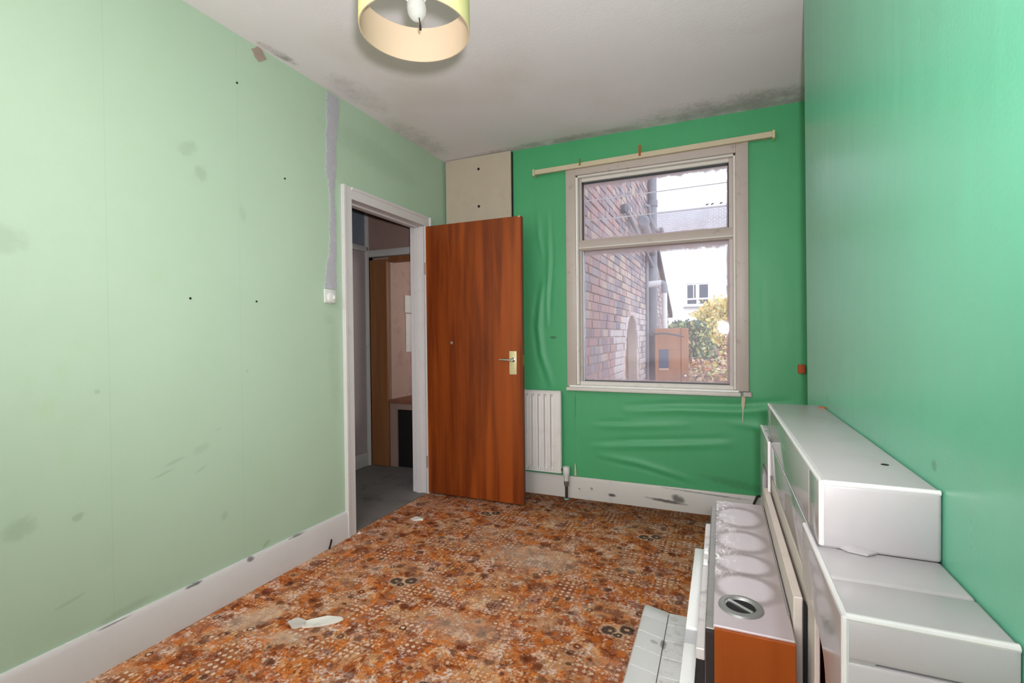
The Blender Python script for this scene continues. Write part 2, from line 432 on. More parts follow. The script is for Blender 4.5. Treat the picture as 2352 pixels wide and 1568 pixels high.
M = {}
M['left'] = m_wall_left()
M['back'] = m_green('emerald_wallpaper', L(58, 145, 92), L(70, 157, 104), .5, .5, ('x', [(-1.16, 1.19, .03, .012, 0, .7), (-.98, 1.19, .02, .02, 0, .3), (.1, .22, .25, .03, -8, .3)], L(40, 88, 52)))
M['right'] = m_green('emerald_gloss_lit', L(92, 172, 136), L(106, 184, 150), .30, 1.2, ('y', [(1.02, .985, .012, .01, 0, .6), (1.9, .985, .03, .02, 0, .3)], L(60, 120, 84)))  # same green as the back wall, paler: flash and gloss put in the colour
M['ceil'] = m_ceiling()
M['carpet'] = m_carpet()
M['white_trim'] = m_painted_wood('white_gloss_trim', L(206, 200, 200), L(176, 168, 164))
M['skirt_back'] = m_painted_wood('scuffed_white_skirting', L(196, 190, 184), L(150, 140, 130),
    [(-.72, .055, .035, .014, 0, .9), (-.34, .06, .15, .012, -4, .85), (-.27, .085, .05, .03, -20, .8), (-.96, .075, .006, .008, 0, .9), (-.87, .085, .012, .012, 0, .5), (-.1, .14, .3, .006, -2, .6)], 'x')
M['skirt_left'] = m_painted_wood('white_gloss_skirting', L(208, 203, 204), L(190, 184, 182),
    [(1.05, .157, .06, .003, 0, .6), (1.35, .158, .04, .006, 0, .8), (1.62, .152, .02, .012, 0, .7), (1.9, .158, .06, .005, 0, .7)], 'y')
M['win_frame'] = m_painted_wood('grubby_window_paint', L(180, 166, 158), L(122, 106, 98))
M['win_light'] = m_painted_wood('yellowed_white_paint', L(206, 199, 192), L(140, 126, 114))
M['gasket'] = plain('dark_metal_seal', L(58, 62, 66), .5, .4, .3)
M['lead'] = plain('pale_aluminium', L(190, 198, 210), .35, .5, .5)
M['plaster'] = plain('grey_plaster', L(172, 169, 176), .9, .1, 0, .1, 30, L(188, 185, 190), 12, .5, .4, 80)
M['ply'] = plain('beige_hardboard', L(178, 164, 146), .7, .25, 0, .06, 9, L(164, 146, 122), 4, .4)
M['cream'] = plain('cream_painted_wood', L(190, 176, 150), .5, .35, 0, .06, 12)
M['white_plastic'] = plain('old_white_plastic', L(205, 204, 200), .4, .45, 0, .05, 30, L(160, 155, 146), 25, .4)
M['dark'] = plain('near_black', L(26, 24, 24), .6, .3)
M['rad'] = plain('radiator_enamel', L(212, 208, 204), .35, .5, 0, .04, 10, L(170, 160, 150), 9, .25)
M['copper_dark'] = plain('tarnished_pipe', L(66, 56, 50), .5, .4, .4)
M['door'] = m_wood('sapele_door_veneer', L(98, 38, 9), L(142, 66, 17), 'z', .8, .38, True, .35)
M['door_edge'] = m_wood('door_lipping', L(96, 44, 24), L(120, 62, 38), 'z', 1, .5, False)
M['brass'] = plain('pale_brass_plate', L(206, 196, 150), .35, .5, .2, .08, 40)
M['chrome'] = plain('bright_chrome', L(215, 215, 215), .2, .5, .95, .04)
M['hinge'] = plain('painted_hinge', L(150, 132, 124), .5, .4, .2)
M['tile_white'] = plain('grey_white_glaze', L(172, 166, 168), .26, .5, 0, .04, 9, L(160, 152, 150), 6, .45)
M['tile_face'] = plain('grey_glaze_face', L(158, 153, 154), .12, .6, 0, .04, 9)
M['grout'] = plain('grey_grout', L(150, 146, 140), .9, .1)
M['red_dark'] = plain('dark_red_firebrick', L(150, 22, 40), .7, .2, 0, .2, 40)
M['soot'] = plain('soot_black', L(40, 38, 38), .85, .1)
M['teak'] = m_wood('teak_effect_side', L(142, 66, 16), L(160, 80, 24), 'z', .5, .5, False, .25)
M['fire_grey'] = plain('grey_fire_casing', L(146, 142, 138), .4, .5, .3, .12, 20, L(100, 96, 92), 18, .5)
M['fire_dark'] = plain('dark_fire_casing', L(54, 48, 48), .5, .4, .3)
M['fire_white'] = plain('white_enamel_panel', L(240, 242, 240), .3, .5, 0, .03, 20)
M['off_white'] = plain('off_white_board', L(200, 190, 180), .55, .3, 0, .06, 14, L(168, 152, 136), 10, .5)
M['shade_in'] = plain('lampshade_lining', L(172, 154, 130), .7, .2, 0, .03, 8)
M['wire'] = plain('dark_flex', L(36, 32, 30), .6, .3)
M['orange'] = plain('burnt_orange_wood', L(176, 76, 30), .5, .3, 0, .2, 40)
M['mustard'] = plain('mustard_wood', L(120, 120, 30), .5, .3)
M['paper'] = plain('torn_white_paper', L(226, 220, 212), .8, .2, 0, .08, 20, L(160, 150, 150), 14, .4)
M['hall_floor'] = plain('grey_lino', L(126, 122, 120), .6, .3, 0, .15, 7, L(84, 80, 79), 4, .6)
M['hall_wall'] = plain('pinkish_wallpaper', L(150, 124, 116), .8, .2, 0, .08, 5, L(120, 98, 94), 4, .5)
M['hall_mauve'] = plain('mauve_grey_paint', L(158, 146, 148), .7, .2, 0, .06, 5)
M['hall_blue'] = plain('blue_grey_paint', L(120, 126, 140), .7, .2)
M['hall_trim'] = m_painted_wood('hall_white_paint', L(196, 194, 192), L(150, 146, 142))
M['hall_wood'] = m_wood('brown_cupboard_board', L(124, 78, 44), L(148, 98, 60), 'z', .7, .5, False)
M['worktop'] = m_wood('worktop_brown', L(128, 82, 62), L(150, 100, 78), 'y', 1, .5, False)

# lampshade cloth: thin card that lets a little light through
def m_shade():
    n = N('lampshade_card'); t = n.t; out = t.nodes['Material Output']
    c = n.mix(n.noise(n.objc(), 9, 3), L(206, 200, 136), L(218, 212, 158))
    n.set(c, .7, .2)
    tl = n.node('ShaderNodeBsdfTranslucent'); n.put(tl.inputs[0], c)
    a = n.node('ShaderNodeMixShader'); a.inputs[0].default_value = .25
    t.links.new(n.b.outputs[0], a.inputs[1]); t.links.new(tl.outputs[0], a.inputs[2]); t.links.new(a.outputs[0], out.inputs[0])
    return n.m
M['shade'] = m_shade()
def m_bulb():
    n = N('bulb_glass'); n.set(L(222, 226, 220), .12, .6)
    n.b.inputs['Transmission Weight'].default_value = .55; n.b.inputs['IOR'].default_value = 1.1
    return n.m
M['bulb'] = m_bulb()

def m_fire_top():
    n = N('oval_marked_metal_top'); x, y, z = n.xyz(n.pos())
    c = n.mix(n.noise(n.pos(), 14, 4), L(184, 172, 176), L(198, 186, 190))
    # pale oval marks edged with brown grey
    for (y0, ry) in ((1.735, .085), (1.535, .072), (1.385, .058), (1.255, .066)):
        dx = n.M('DIVIDE', n.M('SUBTRACT', x, .052), .067); dy = n.M('DIVIDE', n.M('SUBTRACT', y, y0), ry)
        d = n.M('ADD', n.M('SQRT', n.M('ADD', n.M('MULTIPLY', dx, dx), n.M('MULTIPLY', dy, dy))), n.M('MULTIPLY_ADD', n.noise(n.pos(), 40, 2), .2, -.1))
        rim = n.M('MULTIPLY', n.ramp(d, 1.35, 1.05), n.ramp(d, .8, 1.0))
        c = n.mix(n.M('MULTIPLY', rim, .6), c, L(128, 118, 112))
        c = n.mix(n.M('MULTIPLY', n.ramp(d, .95, .7), .45), c, L(222, 214, 220))
    sc = n.M('MULTIPLY', n.ramp(n.noise(n.scale(n.pos(), (1, .55, 1)), 70, 5, .7, .8), .52, .6), n.M('MULTIPLY', n.ramp(x, .06, -.01), n.ramp(y, 1.25, 1.4)))
    c = n.mix(sc, c, L(245, 243, 242))
    c = n.mix(n.M('MULTIPLY', n.ramp(x, .085, .12), .5), c, L(150, 138, 130))
    return n.set(c, .42, .5, .15)
M['fire_top'] = m_fire_top()

def m_hearth():
    n = N('hearth_tile_glaze'); x, y, z = n.xyz(n.pos())
    c = n.mix(n.noise(n.pos(), 8, 4), L(206, 205, 204), L(220, 219, 218))
    c = n.mix(n.M('MULTIPLY', n.M('MULTIPLY', n.ramp(n.noise(n.pos(), 26, 5, .7), .48, .68), n.ramp(x, -.22, -.19)), .55), c, L(158, 152, 146))
    c = n.mix(n.blobs(x, y, [(-.202, 1.872, .012, .03, 0, .9), (-.235, 1.868, .016, .012, 0, .5)]), c, L(112, 104, 96))
    return n.set(c, .3, .5)
M['hearth'] = m_hearth()

# ------------------------------------------------------------------ the room shell
XL, YB, ZC, XR, XA = -2.0825, 3.4816, 2.637, .327, .74
YR = -1.42                                    # wall behind the camera
DY0, DY1, DZ = 2.345, 3.15, 2.05              # doorway in the left wall
WX0, WX1, WZ0, WZ1 = -.972, .092, .82, 2.372  # window opening

o = obj('floor', box(-3.2, .9, YR-.2, YB+.2, -.12, -.008), M['soot']); tag(o, 'bare floor under the orange carpet', 'floor', kind='structure')
o = obj('ceiling', box(XL-.1, XA+.1, YR-.1, YB+.1, ZC, ZC+.12), M['ceil']); tag(o, 'grey white ceiling with stains and darker patches along its edges', 'ceiling', kind='structure')

wl = obj('wall_left', wall_rects(BM(), 0, XL-.115, XL, YR, YB, 0, ZC, [(DY0-.02, DY1+.02, -1, DZ+.02)]), M['left'])
tag(wl, 'pale green painted wall with the doorway in it', 'wall', kind='structure')

wb = obj('wall_back', wall_rects(BM(), 1, YB+.012, YB+.2, XL, XA+.1, -.1, ZC, [(WX0-.03, WX1+.03, WZ0-.03, WZ1+.03)]), M['plaster'])
tag(wb, 'emerald green papered wall around the window', 'wall', kind='structure')

# wallpaper: a sheet that has come loose in folds
RIDGES = [  # (points x,z), half width, height (+ out of the wall)
    ([(-1.268, 1.60), (-1.30, 1.44), (-1.318, 1.27), (-1.293, 1.06), (-1.22, .83)], .018, -.006),
    ([(-1.235, 1.64), (-1.262, 1.46), (-1.278, 1.27), (-1.255, 1.06), (-1.18, .84)], .022, .013),
    ([(-1.17, 2.15), (-1.16, 1.80), (-1.17, 1.65), (-1.185, 1.45), (-1.185, 1.28)], .010, -.006),
    ([(-1.195, 2.10), (-1.19, 1.80), (-1.195, 1.65), (-1.21, 1.45), (-1.205, 1.28)], .014, .008),
    ([(-1.28, 2.15), (-1.27, 1.95), (-1.24, 1.80)], .014, .006),
    ([(-.62, .70), (-.25, .73), (.10, .74), (.40, .78)], .018, -.010),
    ([(-.62, .66), (-.25, .69), (.10, .695), (.40, .73)], .022, .012),
    ([(-.84, .57), (-.6, .585)], .012, -.007), ([(-.86, .545), (-.6, .555), (-.2, .59)], .02, .008),
    ([(-.86, .42), (-.55, .46), (-.2, .49), (.05, .52)], .014, -.008),
    ([(-.86, .39), (-.55, .42), (-.2, .455), (.05, .48)], .022, .010),
    ([(-.82, .33), (-.55, .30), (-.2, .22)], .02, .009), ([(-.80, .30), (-.5, .265), (-.2, .19)], .012, -.006),
    ([(.05, .62), (.25, .60), (.42, .62)], .02, .008),
    ([(-.99, .78), (-.992, .5), (-.994, .18)], .005, .003),
]
def seg_d(px, pz, a, b):
    vx, vz = b[0]-a[0], b[1]-a[1]; t = max(0, min(1, ((px-a[0])*vx+(pz-a[1])*vz)/(vx*vx+vz*vz)))
    return math.hypot(px-a[0]-t*vx, pz-a[1]-t*vz), t
def relief(x, z):
    h = .0018*math.sin(3.1*x+1.3*z) + .0012*math.sin(9*x-2*z+1)
    for pts, w, a in RIDGES:
        best = 1e9; u = 0; n = len(pts)-1
        for i in range(n):
            d, t = seg_d(x, z, pts[i], pts[i+1])
            if d < best: best, u = d, (i+t)/n
        if best < 4*w: h += a*math.exp(-(best/w)**2)*math.sin(PI*min(1, max(0, .08+.84*u)))
    return h
def wallpaper():
    bm = BM(); nx, nz = 235, 176; x0, x1, z0, z1 = XL, XA, .10, ZC
    g = []
    for i in range(nx+1):
        x = x0+(x1-x0)*i/nx; g.append([bm.verts.new((x, YB+.003-max(-.006, relief(x, z0+(z1-z0)*j/nz)), z0+(z1-z0)*j/nz)) for j in range(nz+1)])
    for i in range(nx):
        for j in range(nz):
            cx, cz = x0+(x1-x0)*(i+.5)/nx, z0+(z1-z0)*(j+.5)/nz
            if WX0-.03 < cx < WX1+.03 and WZ0-.01 < cz < WZ1+.03: continue
            bm.faces.new([g[i][j], g[i+1][j], g[i+1][j+1], g[i][j+1]])
    return bm
obj('wallpaper', wallpaper(), M['back'], wb, smooth='all')
# torn strips of bare lining paper below the window
def sliver(pts_l, pts_r, y): 
    bm = BM(); A = [bm.verts.new((x, y, z)) for x, z in pts_l]; B = [bm.verts.new((x, y, z)) for x, z in pts_r]
    A2 = [bm.verts.new((v.co.x, y+.004, v.co.z)) for v in A]; B2 = [bm.verts.new((v.co.x, y+.004, v.co.z)) for v in B]
    for i in range(len(A)-1):
        bm.faces.new([A[i], B[i], B[i+1], A[i+1]]); bm.faces.new([A[i], A[i+1], A2[i+1], A2[i]]); bm.faces.new([B[i], B2[i], B2[i+1], B[i+1]])
    return bm
obj('torn_strip', sliver([(.124, .80), (.121, .75), (.127, .71), (.1265, .63)], [(.146, .80), (.140, .74), (.134, .71), (.131, .63)], YB-.012), M['cream'], wb)['label'] = 'bare cream tear in the green wallpaper'
obj('torn_strip', sliver([(-.998, .76), (-.997, .66), (-.995, .60)], [(-.990, .76), (-.991, .66), (-.992, .60)], YB-.009), M['back'], wb)
obj('torn_strip', sliver([(-.998, .255), (-.999, .22), (-1.0, .165)], [(-.992, .255), (-.988, .22), (-.985, .165)], YB-.010), M['cream'], wb)

wr = BM()   # chimney breast, its corner a little out of plumb
q = [(XR, .46), (XA+.1, .46), (XA+.1, 2.33), (XR, 2.33)]
def lean(x, y, z): return (x, 2.262+.125*z/2.6 if y > 2 else y, z)
A = [wr.verts.new(lean(x, y, -.01)) for x, y in q]; B = [wr.verts.new(lean(x, y, ZC)) for x, y in q]
wr.faces.new(A); wr.faces.new(B)
for i in range(4): wr.faces.new([A[i], A[(i+1) % 4], B[(i+1) % 4], B[i]])
o = obj('wall_right', wr, M['right']); tag(o, 'glossy emerald green chimney breast behind the tiled fireplace', 'wall', kind='structure')
o = obj('wall_alcove', wall_rects(BM(), 0, XA, XA+.1, YR, YB+.2, 0, ZC), M['back']); tag(o, 'green side wall of the alcove beside the chimney breast', 'wall', kind='structure')
o = obj('wall_rear', wall_rects(BM(), 1, YR-.1, YR, XL-.1, XA+.1, 0, ZC, [(-1.55, .05, .75, 2.35)]), M['left']); tag(o, 'pale green wall behind the viewer, with an opening added for the fill lamp', 'wall', kind='structure')

# plywood boxing in the corner
t = empty('boxing_board', (-1.775, YB-.006, .85), 'beige hardboard panel fixed in the top corner above the brown door', 'board')
obj('panel', box(-2.062, -1.482, YB-.03, YB-.006, .85, ZC-.004, .002, 1), M['ply'], t)
for z in (2.53, 2.235):
    obj('screw', lathe([(0, -.003), (.010, -.003), (.011, .002)], (-1.76, YB-.031, z), (0, 1, 0), 12), M['dark'], t)
obj('edge_gap', box(-1.481, -1.474, YB-.018, YB-.004, .85, ZC-.01), M['dark'], t)

# ragged strip of grey plaster over a buried cable, and the bare switch
def ragged():
    bm = BM(); L_, R_ = [], []; z = 1.49
    rnd = random.Random(4); k = 0
    prof = [(1.49, .0, .098), (1.56, .006, .09), (1.63, .012, .082), (1.70, .03, .088), (1.78, .034, .085), (1.86, .03, .08), (1.93, .034, .078), (2.0, .03, .068),
            (2.10, .022, .066), (2.15, .002, .07), (2.22, -.006, .082), (2.28, .0, .07), (2.36, -.006, .076), (2.44, .0, .086), (2.50, -.002, .09), (2.56, .0, .098), (2.636, -.004, .094)]
    for (za, la, ra), (zb, lb, rb) in zip(prof, prof[1:]):
        n = 7
        for i in range(n):
            f = i/n; L_.append((2.132+la+(lb-la)*f+rnd.uniform(-.005, .005)+.02*(za-1.49)/1.15*2, za+(zb-za)*f)); R_.append((2.132+ra+(rb-ra)*f+rnd.uniform(-.005, .005)+.02*(za-1.49)/1.15*2, za+(zb-za)*f))
    V = lambda p, x: bm.verts.new((x, p[0], p[1]))
    a = [V(p, XL+.004) for p in L_]; b = [V(p, XL+.004) for p in R_]; a2 = [V(p, XL-.002) for p in L_]; b2 = [V(p, XL-.002) for p in R_]
    m = [V(((p[0]+q_[0])/2, p[1]), XL+.006) for p, q_ in zip(L_, R_)]
    for i in range(len(a)-1):
        bm.faces.new([a[i], m[i], m[i+1], a[i+1]]); bm.faces.new([m[i], b[i], b[i+1], m[i+1]])
        bm.faces.new([a[i], a[i+1], a2[i+1], a2[i]]); bm.faces.new([b[i], b2[i], b2[i+1], b[i+1]])
    return bm
obj('plaster_strip', ragged(), M['plaster'], wl)['label'] = 'ragged vertical strip of grey plaster above the switch'
def patch(bm, y, z, r, x=XL+.003, n=11, k=.25, sy=1, sz=1):
    rnd = random.Random(int(y*1000)); c = bm.verts.new((x, y, z))
    ring = [bm.verts.new((x, y+sy*r*math.cos(2*PI*i/n)*(1+rnd.uniform(-k, k)), z+sz*r*math.sin(2*PI*i/n)*(1+rnd.uniform(-k, k)))) for i in range(n)]
    rim = [bm.verts.new((x-.004, v.co.y, v.co.z)) for v in ring]
    for i in range(n):
        j = (i+1) % n; bm.faces.new([c, ring[i], ring[j]]); bm.faces.new([ring[i], rim[i], rim[j], ring[j]])
    return bm
obj('bare_patch', patch(BM(), 1.722, 2.60, .036, sz=.9), plain('pinkish_brown_plaster', L(158, 140, 128), .9, .1, 0, .2, 40), wl)['label'] = 'small brown patch of missing paint at the ceiling'
for (y, z) in ((1.364, 1.381), (1.686, 1.387), (1.866, 2.037), (1.601, 2.407)):
    obj('wall_plug', lathe([(0, .003), (.0045, .003), (.005, 0), (.005, -.002)], (XL, y, z), (1, 0, 0), 10), M['dark'], wl)
t = empty('light_switch', (XL, 2.165, 1.395), 'old bare white light switch at the foot of the plaster strip', 'switch')
obj('back_box', box(XL-.001, XL+.012, 2.122, 2.212, 1.405, 1.487, .006, 2), M['white_plastic'], t)
obj('switch_body', lathe([(0, .034), (.018, .034), (.030, .030), (.033, .012), (.036, .010)], (XL, 2.168, 1.437), (1, 0, 0), 20), M['white_plastic'], t)
obj('rocker', box(XL+.032, XL+.042, 2.160, 2.176, 1.425, 1.45, .003, 1), M['white_plastic'], t)
for dy in (-.024, .026): obj('screw', lathe([(0, .015), (.004, .015), (.0045, .011)], (XL, 2.168+dy, 1.437), (1, 0, 0), 8), M['dark'], t)

# carpet
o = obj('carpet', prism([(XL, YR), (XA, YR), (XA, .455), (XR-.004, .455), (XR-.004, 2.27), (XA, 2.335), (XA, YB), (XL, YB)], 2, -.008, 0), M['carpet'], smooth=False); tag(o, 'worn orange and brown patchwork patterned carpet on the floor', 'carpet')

# baseboards
def skirting_profile(h, t): return [(0, 0), (t, 0), (t, h-.03), (t*.85, h-.022), (t*.85, h-.014), (t*.45, h), (0, h)]
bm = BM(); pr = skirting_profile(.162, .02)
add_prism(bm, [(XL+d, z) for d, z in pr], 1, YR, DY0-.072)
o = obj('baseboard_left', bm, M['skirt_left']); tag(o, 'white gloss baseboard along the pale green wall', 'baseboard', kind='structure')
bm = BM()
add_prism(bm, [(YB-d, z) for d, z in skirting_profile(.158, .02)], 0, XL+.02, XA)
o = obj('baseboard_back', bm, M['skirt_back']); tag(o, 'scuffed white baseboard under the window', 'baseboard', kind='structure')

# ------------------------------------------------------------------ door frame and door
t = empty('trim_1', (XL, (DY0+DY1)/2, 0), 'white painted frame around the open doorway', 'door frame', kind='structure')
def arch_prof(): return [(0, 0), (.018, 0), (.018, .05), (.026, .058), (.026, .072), (0, .072)]
obj('architrave', prism([(XL+d, DY0-s) for d, s in arch_prof()], 2, 0, DZ+.072), M['white_trim'], t)
obj('architrave', prism([(XL+d, DY1+s) for d, s in arch_prof()], 2, 0, DZ+.072), M['white_trim'], t)
obj('architrave', prism([(XL+d, DZ+s) for d, s in arch_prof()], 1, DY0-.0005, DY1+.0005), M['white_trim'], t)
obj('jamb', box(XL-.125, XL+.004, DY0-.02, DY0+.0, 0, DZ, .002, 1), M['white_trim'], t)
obj('jamb', box(XL-.125, XL+.004, DY1, DY1+.02, 0, DZ, .002, 1), M['white_trim'], t)
obj('door_head', box(XL-.125, XL+.004, DY0-.02, DY1+.02, DZ, DZ+.02, .002, 1), M['white_trim'], t)
obj('door_stop', box(XL-.085, XL-.045, DY0, DY0+.012, 0, DZ, .002, 1), M['white_trim'], t)
obj('door_stop', box(XL-.085, XL-.045, DY1-.012, DY1, 0, DZ, .002, 1), M['white_trim'], t)
obj('door_stop', box(XL-.085, XL-.045, DY0, DY1, DZ-.012, DZ, .002, 1), M['white_trim'], t)

t = empty('door_1', (-2.06, 3.17, 0), 'reddish brown flush wooden door standing open against the window wall', 'door', kind='structure')
DX0, DX1 = -2.066, -1.283
obj('door_leaf', box(DX0, DX1, 3.152, 3.190, .012, 2.045, .002, 1), M['door'], t)
obj('lipping', box(DX1-.001, DX1+.005, 3.153, 3.189, .012, 2.043, .0015, 1), M['door_edge'], t)
obj('chipped_corner', box(DX1-.018, DX1-.006, 3.150, 3.160, 2.036, 2.0475, .002, 1), M['cream'], t)
h = obj('handle_plate', box(-1.377, -1.321, 3.1455, 3.152, .932, 1.098, .004, 2), M['brass'], t)
bm = BM(); add_tube(bm, [(-1.345, 3.1455, 1.036), (-1.345, 3.105, 1.036)], .009, 12); add_tube(bm, [(-1.338, 3.104, 1.036), (-1.38, 3.104, 1.037), (-1.437, 3.106, 1.039)], [.0095, .008, .006], 12)
add_lathe(bm, [(.016, 0), (.016, .006), (.010, .009)], (-1.345, 3.146, 1.036), (0, -1, 0), 16)
obj('lever', bm, M['chrome'], h)
bm = BM(); add_box(bm, -1.377, -1.321, 3.190, 3.1965, .932, 1.098, .004, 2); add_tube(bm, [(-1.345, 3.196, 1.036), (-1.345, 3.235, 1.036)], .009, 12); add_tube(bm, [(-1.338, 3.236, 1.036), (-1.437, 3.234, 1.039)], .008, 12)
obj('rear_handle', bm, M['brass'], t)
obj('latch', box(DX1+.0045, DX1+.0065, 3.160, 3.182, 1.0, 1.07, .0005, 1), M['mustard'], t)
for z in (1.68, .20):
    obj('hinge', tube([(XL+.010, 3.146, z), (XL+.010, 3.146, z+.09)], .006, 8), M['hinge'], t)
for (x, z) in ((-1.848, 1.158),):
    obj('mark', lathe([(0, .001), (.010, .001), (.011, 0)], (x, 3.1515, z), (0, -1, 0), 10), M['hinge'], t)

# ------------------------------------------------------------------ window
w = empty('window_1', ((WX0+WX1)/2, YB, .80), 'white framed window with a fixed lower pane and a top light, looking on a brick yard', 'window', kind='structure')
FW = M['win_frame']
obj('casing', box(-1.046, WX0, YB-.028, YB+.02, .832, 2.425, .004, 2), FW, w)
obj('casing', box(WX1, .166, YB-.028, YB+.02, .832, 2.445, .004, 2), FW, w)
obj('casing', prism([(WX0, 2.372), (WX1, 2.372), (WX1, 2.445), (WX0, 2.425)], 1, YB-.026, YB+.02), FW, w)
bm = BM()   # bead inside the casing
for a in ((WX0, WX0+.016, .84, WZ1), (WX1-.016, WX1, .84, WZ1)): add_box(bm, a[0], a[1], YB-.012, YB+.10, a[2], a[3], .003, 1)
add_box(bm, WX0, WX1, YB-.012, YB+.10, WZ1-.016, WZ1, .003, 1)
obj('lining', bm, M['win_light'], w)
obj('bead_highlight', box(WX0-.001, WX0+.006, YB-.016, YB-.010, .842, WZ1-.01, .001, 1), plain('bead_highlight_paint', L(240, 238, 234), .35), w)  # added bright strip: sky light on the bead put in as colour
GY = YB+.058
obj('stile', box(WX0+.016, WX0+.034, YB+.02, YB+.10, .84, WZ1-.016, .002, 1), FW, w)
obj('stile', box(WX1-.040, WX1-.016, YB+.02, YB+.10, .84, WZ1-.016, .002, 1), FW, w)
obj('top_rail', box(WX0+.034, WX1-.040, YB+.02, YB+.10, 2.332, WZ1-.016, .002, 1), M['win_light'], w)
obj('transom', prism([(YB+.0, 1.872), (YB+.014, 1.902), (YB+.10, 1.902), (YB+.10, 1.826), (YB+.012, 1.826), (YB+.0, 1.838)], 0, WX0+.012, WX1-.012, .002, 1), FW, w)
obj('transom_bead', box(WX0+.016, WX1-.016, YB-.006, YB+.006, 1.838, 1.848, .002, 1), M['win_light'], w)
bm = BM()   # dark seals of the top light
for a in ((WX0+.034, WX0+.041, 1.902, 2.333), (WX1-.047, WX1-.040, 1.902, 2.333)): add_box(bm, a[0], a[1], GY-.016, GY+.02, a[2], a[3])
add_box(bm, WX0+.034, WX1-.040, GY-.016, GY+.02, 2.322, 2.334)
obj('seal', bm, M['gasket'], w)
obj('bottom_rail', box(WX0+.016, WX1-.016, YB+.004, YB+.10, .838, .866, .003, 1), M['win_light'], w)
bm = BM(); add_box(bm, WX0+.034, WX0+.044, GY-.02, GY+.01, .866, 1.826, .002, 1)
obj('glazing_bead', bm, M['lead'], w)
bm = BM(); add_box(bm, WX0+.034, WX1-.04, GY-.014, GY+.01, .866, .871, .001, 1)
obj('seal', bm, M['gasket'], w)
def pane(name, x0, x1, z0, z1):
    bm = BM(); add_box(bm, x0, x1, GY, GY+.004, z0, z1)
    return obj(name, bm, m_glass(name+'_glass', ((x1-x0)/2, (z1-z0)/2)), w, smooth=False)
pane('top_pane', WX0+.034, WX1-.040, 1.902, 2.332); pane('lower_pane', WX0+.034, WX1-.040, .866, 1.826)
obj('sill', box(-1.046, .118, YB-.055, YB+.03, .800, .826, .005, 2), M['win_light'], w)
obj('sill_nosing', box(-1.030, .108, YB-.034, YB+.03, .826, .838, .004, 1), plain('sill_highlight_paint', L(236, 234, 230), .35, .5), w)  # lighter than the sill: light caught on its top is in the colour
obj('sill_stub', box(.130, .180, YB-.045, YB+.01, .800, .830, .003, 1), FW, w)

t = empty('curtain_rail', (-.49, YB, 2.43), 'cream wooden curtain batten fixed above the window', 'curtain rail')
def sl(x): return (x+1.293)/1.6*.016
bm = BM(); add_prism(bm, [(-1.278, 2.411), (.302, 2.427), (.302, 2.462), (-1.278, 2.446)], 1, YB-.055, YB-.028, .002, 1)
obj('batten', bm, M['cream'], t)
obj('end_cap', box(-1.291, -1.276, YB-.066, YB-.006, 2.400, 2.449, .002, 1), M['cream'], t)
obj('end_cap', box(.299, .314, YB-.066, YB-.006, 2.415, 2.464, .002, 1), M['brass'], t)
obj('bracket', box(-1.26, -1.22, YB-.03, YB-.004, 2.42, 2.44), M['cream'], t); obj('bracket', box(.24, .28, YB-.03, YB-.004, 2.43, 2.452), M['cream'], t)
o = obj('orange_clip', box(-.513, -.499, YB-.064, YB-.053, 2.432, 2.505, .002, 1), M['orange']); tag(o, 'small orange clip sticking up from the curtain batten', 'clip')
o = obj('mustard_peg', box(-.934, -.923, YB-.064, YB-.053, 2.428, 2.475, .002, 1), M['mustard']); tag(o, 'thin mustard green peg at the left part of the curtain batten', 'peg')
o = obj('wooden_block', box(.440, .480, YB-.024, YB-.001, .955, 1.01, .003, 1), M['orange']); tag(o, 'little orange brown block on the green wall beside the chimney breast', 'block')

# ------------------------------------------------------------------ radiator
t = empty('radiator', (-1.50, 3.43, .17), 'white fluted panel radiator half hidden behind the brown door', 'radiator')
def rad_panel():
    bm = BM(); xs0, xs1, y0 = -1.93, -1.083, 3.405; pitch = .0495; rows = []
    prof = []
    x = xs0
    n = int((xs1-xs0-.03)/pitch)
    prof.append((xs0, y0+.012)); prof.append((xs0+.006, y0+.004))
    for i in range(n):
        a = xs0+.02+i*pitch
        for f, d in ((.0, .004), (.06, .0005), (.14, .022), (.26, .024), (.38, .022), (.46, .0005), (.54, .003), (.76, .0), (.96, .003)): prof.append((a+f*pitch, y0+d))
    prof += [(xs1-.006, y0+.004), (xs1, y0+.012)]
    zs = [(.188, 0), (.200, 0), (.225, 1), (.745, 1), (.770, 0), (.786, 0), (.792, .0)]
    for z, k in zs: rows.append([bm.verts.new((px_, y0+.004+(py_-y0-.004)*k if 0 < i < len(prof)-1 else py_, z)) for i, (px_, py_) in enumerate(prof)])
    for A, B in zip(rows, rows[1:]):
        for i in range(len(prof)-1): bm.faces.new([A[i], A[i+1], B[i+1], B[i]])
    bk = [[bm.verts.new((xs0, y0+.03, z)), bm.verts.new((xs1, y0+.03, z))] for z in (.188, .792)]
    bm.faces.new([bk[0][0], bk[0][1], bk[1][1], bk[1][0]])
    bm.faces.new([*rows[-1], bk[1][1], bk[1][0]]); bm.faces.new([*reversed(rows[0]), bk[0][0], bk[0][1]])
    bm.faces.new([rows[0][0], *[r[0] for r in rows[1:]], bk[1][0], bk[0][0]]); bm.faces.new([*[r[-1] for r in reversed(rows)], bk[0][1], bk[1][1]])
    return bm
obj('panel', rad_panel(), M['rad'], t)
obj('top_cover', box(-1.93, -1.083, 3.404, 3.445, .788, .796, .002, 1), M['rad'], t)
obj('bracket', box(-1.27, -1.235, 3.435, YB-.004, .19, .235), M['fire_dark'], t)
obj('bracket', box(-1.80, -1.765, 3.435, YB-.004, .19, .75), M['rad'], t)
obj('tapping', tube([(-1.083, 3.42, .215), (-1.062, 3.42, .215)], .010, 10), M['copper_dark'], t)
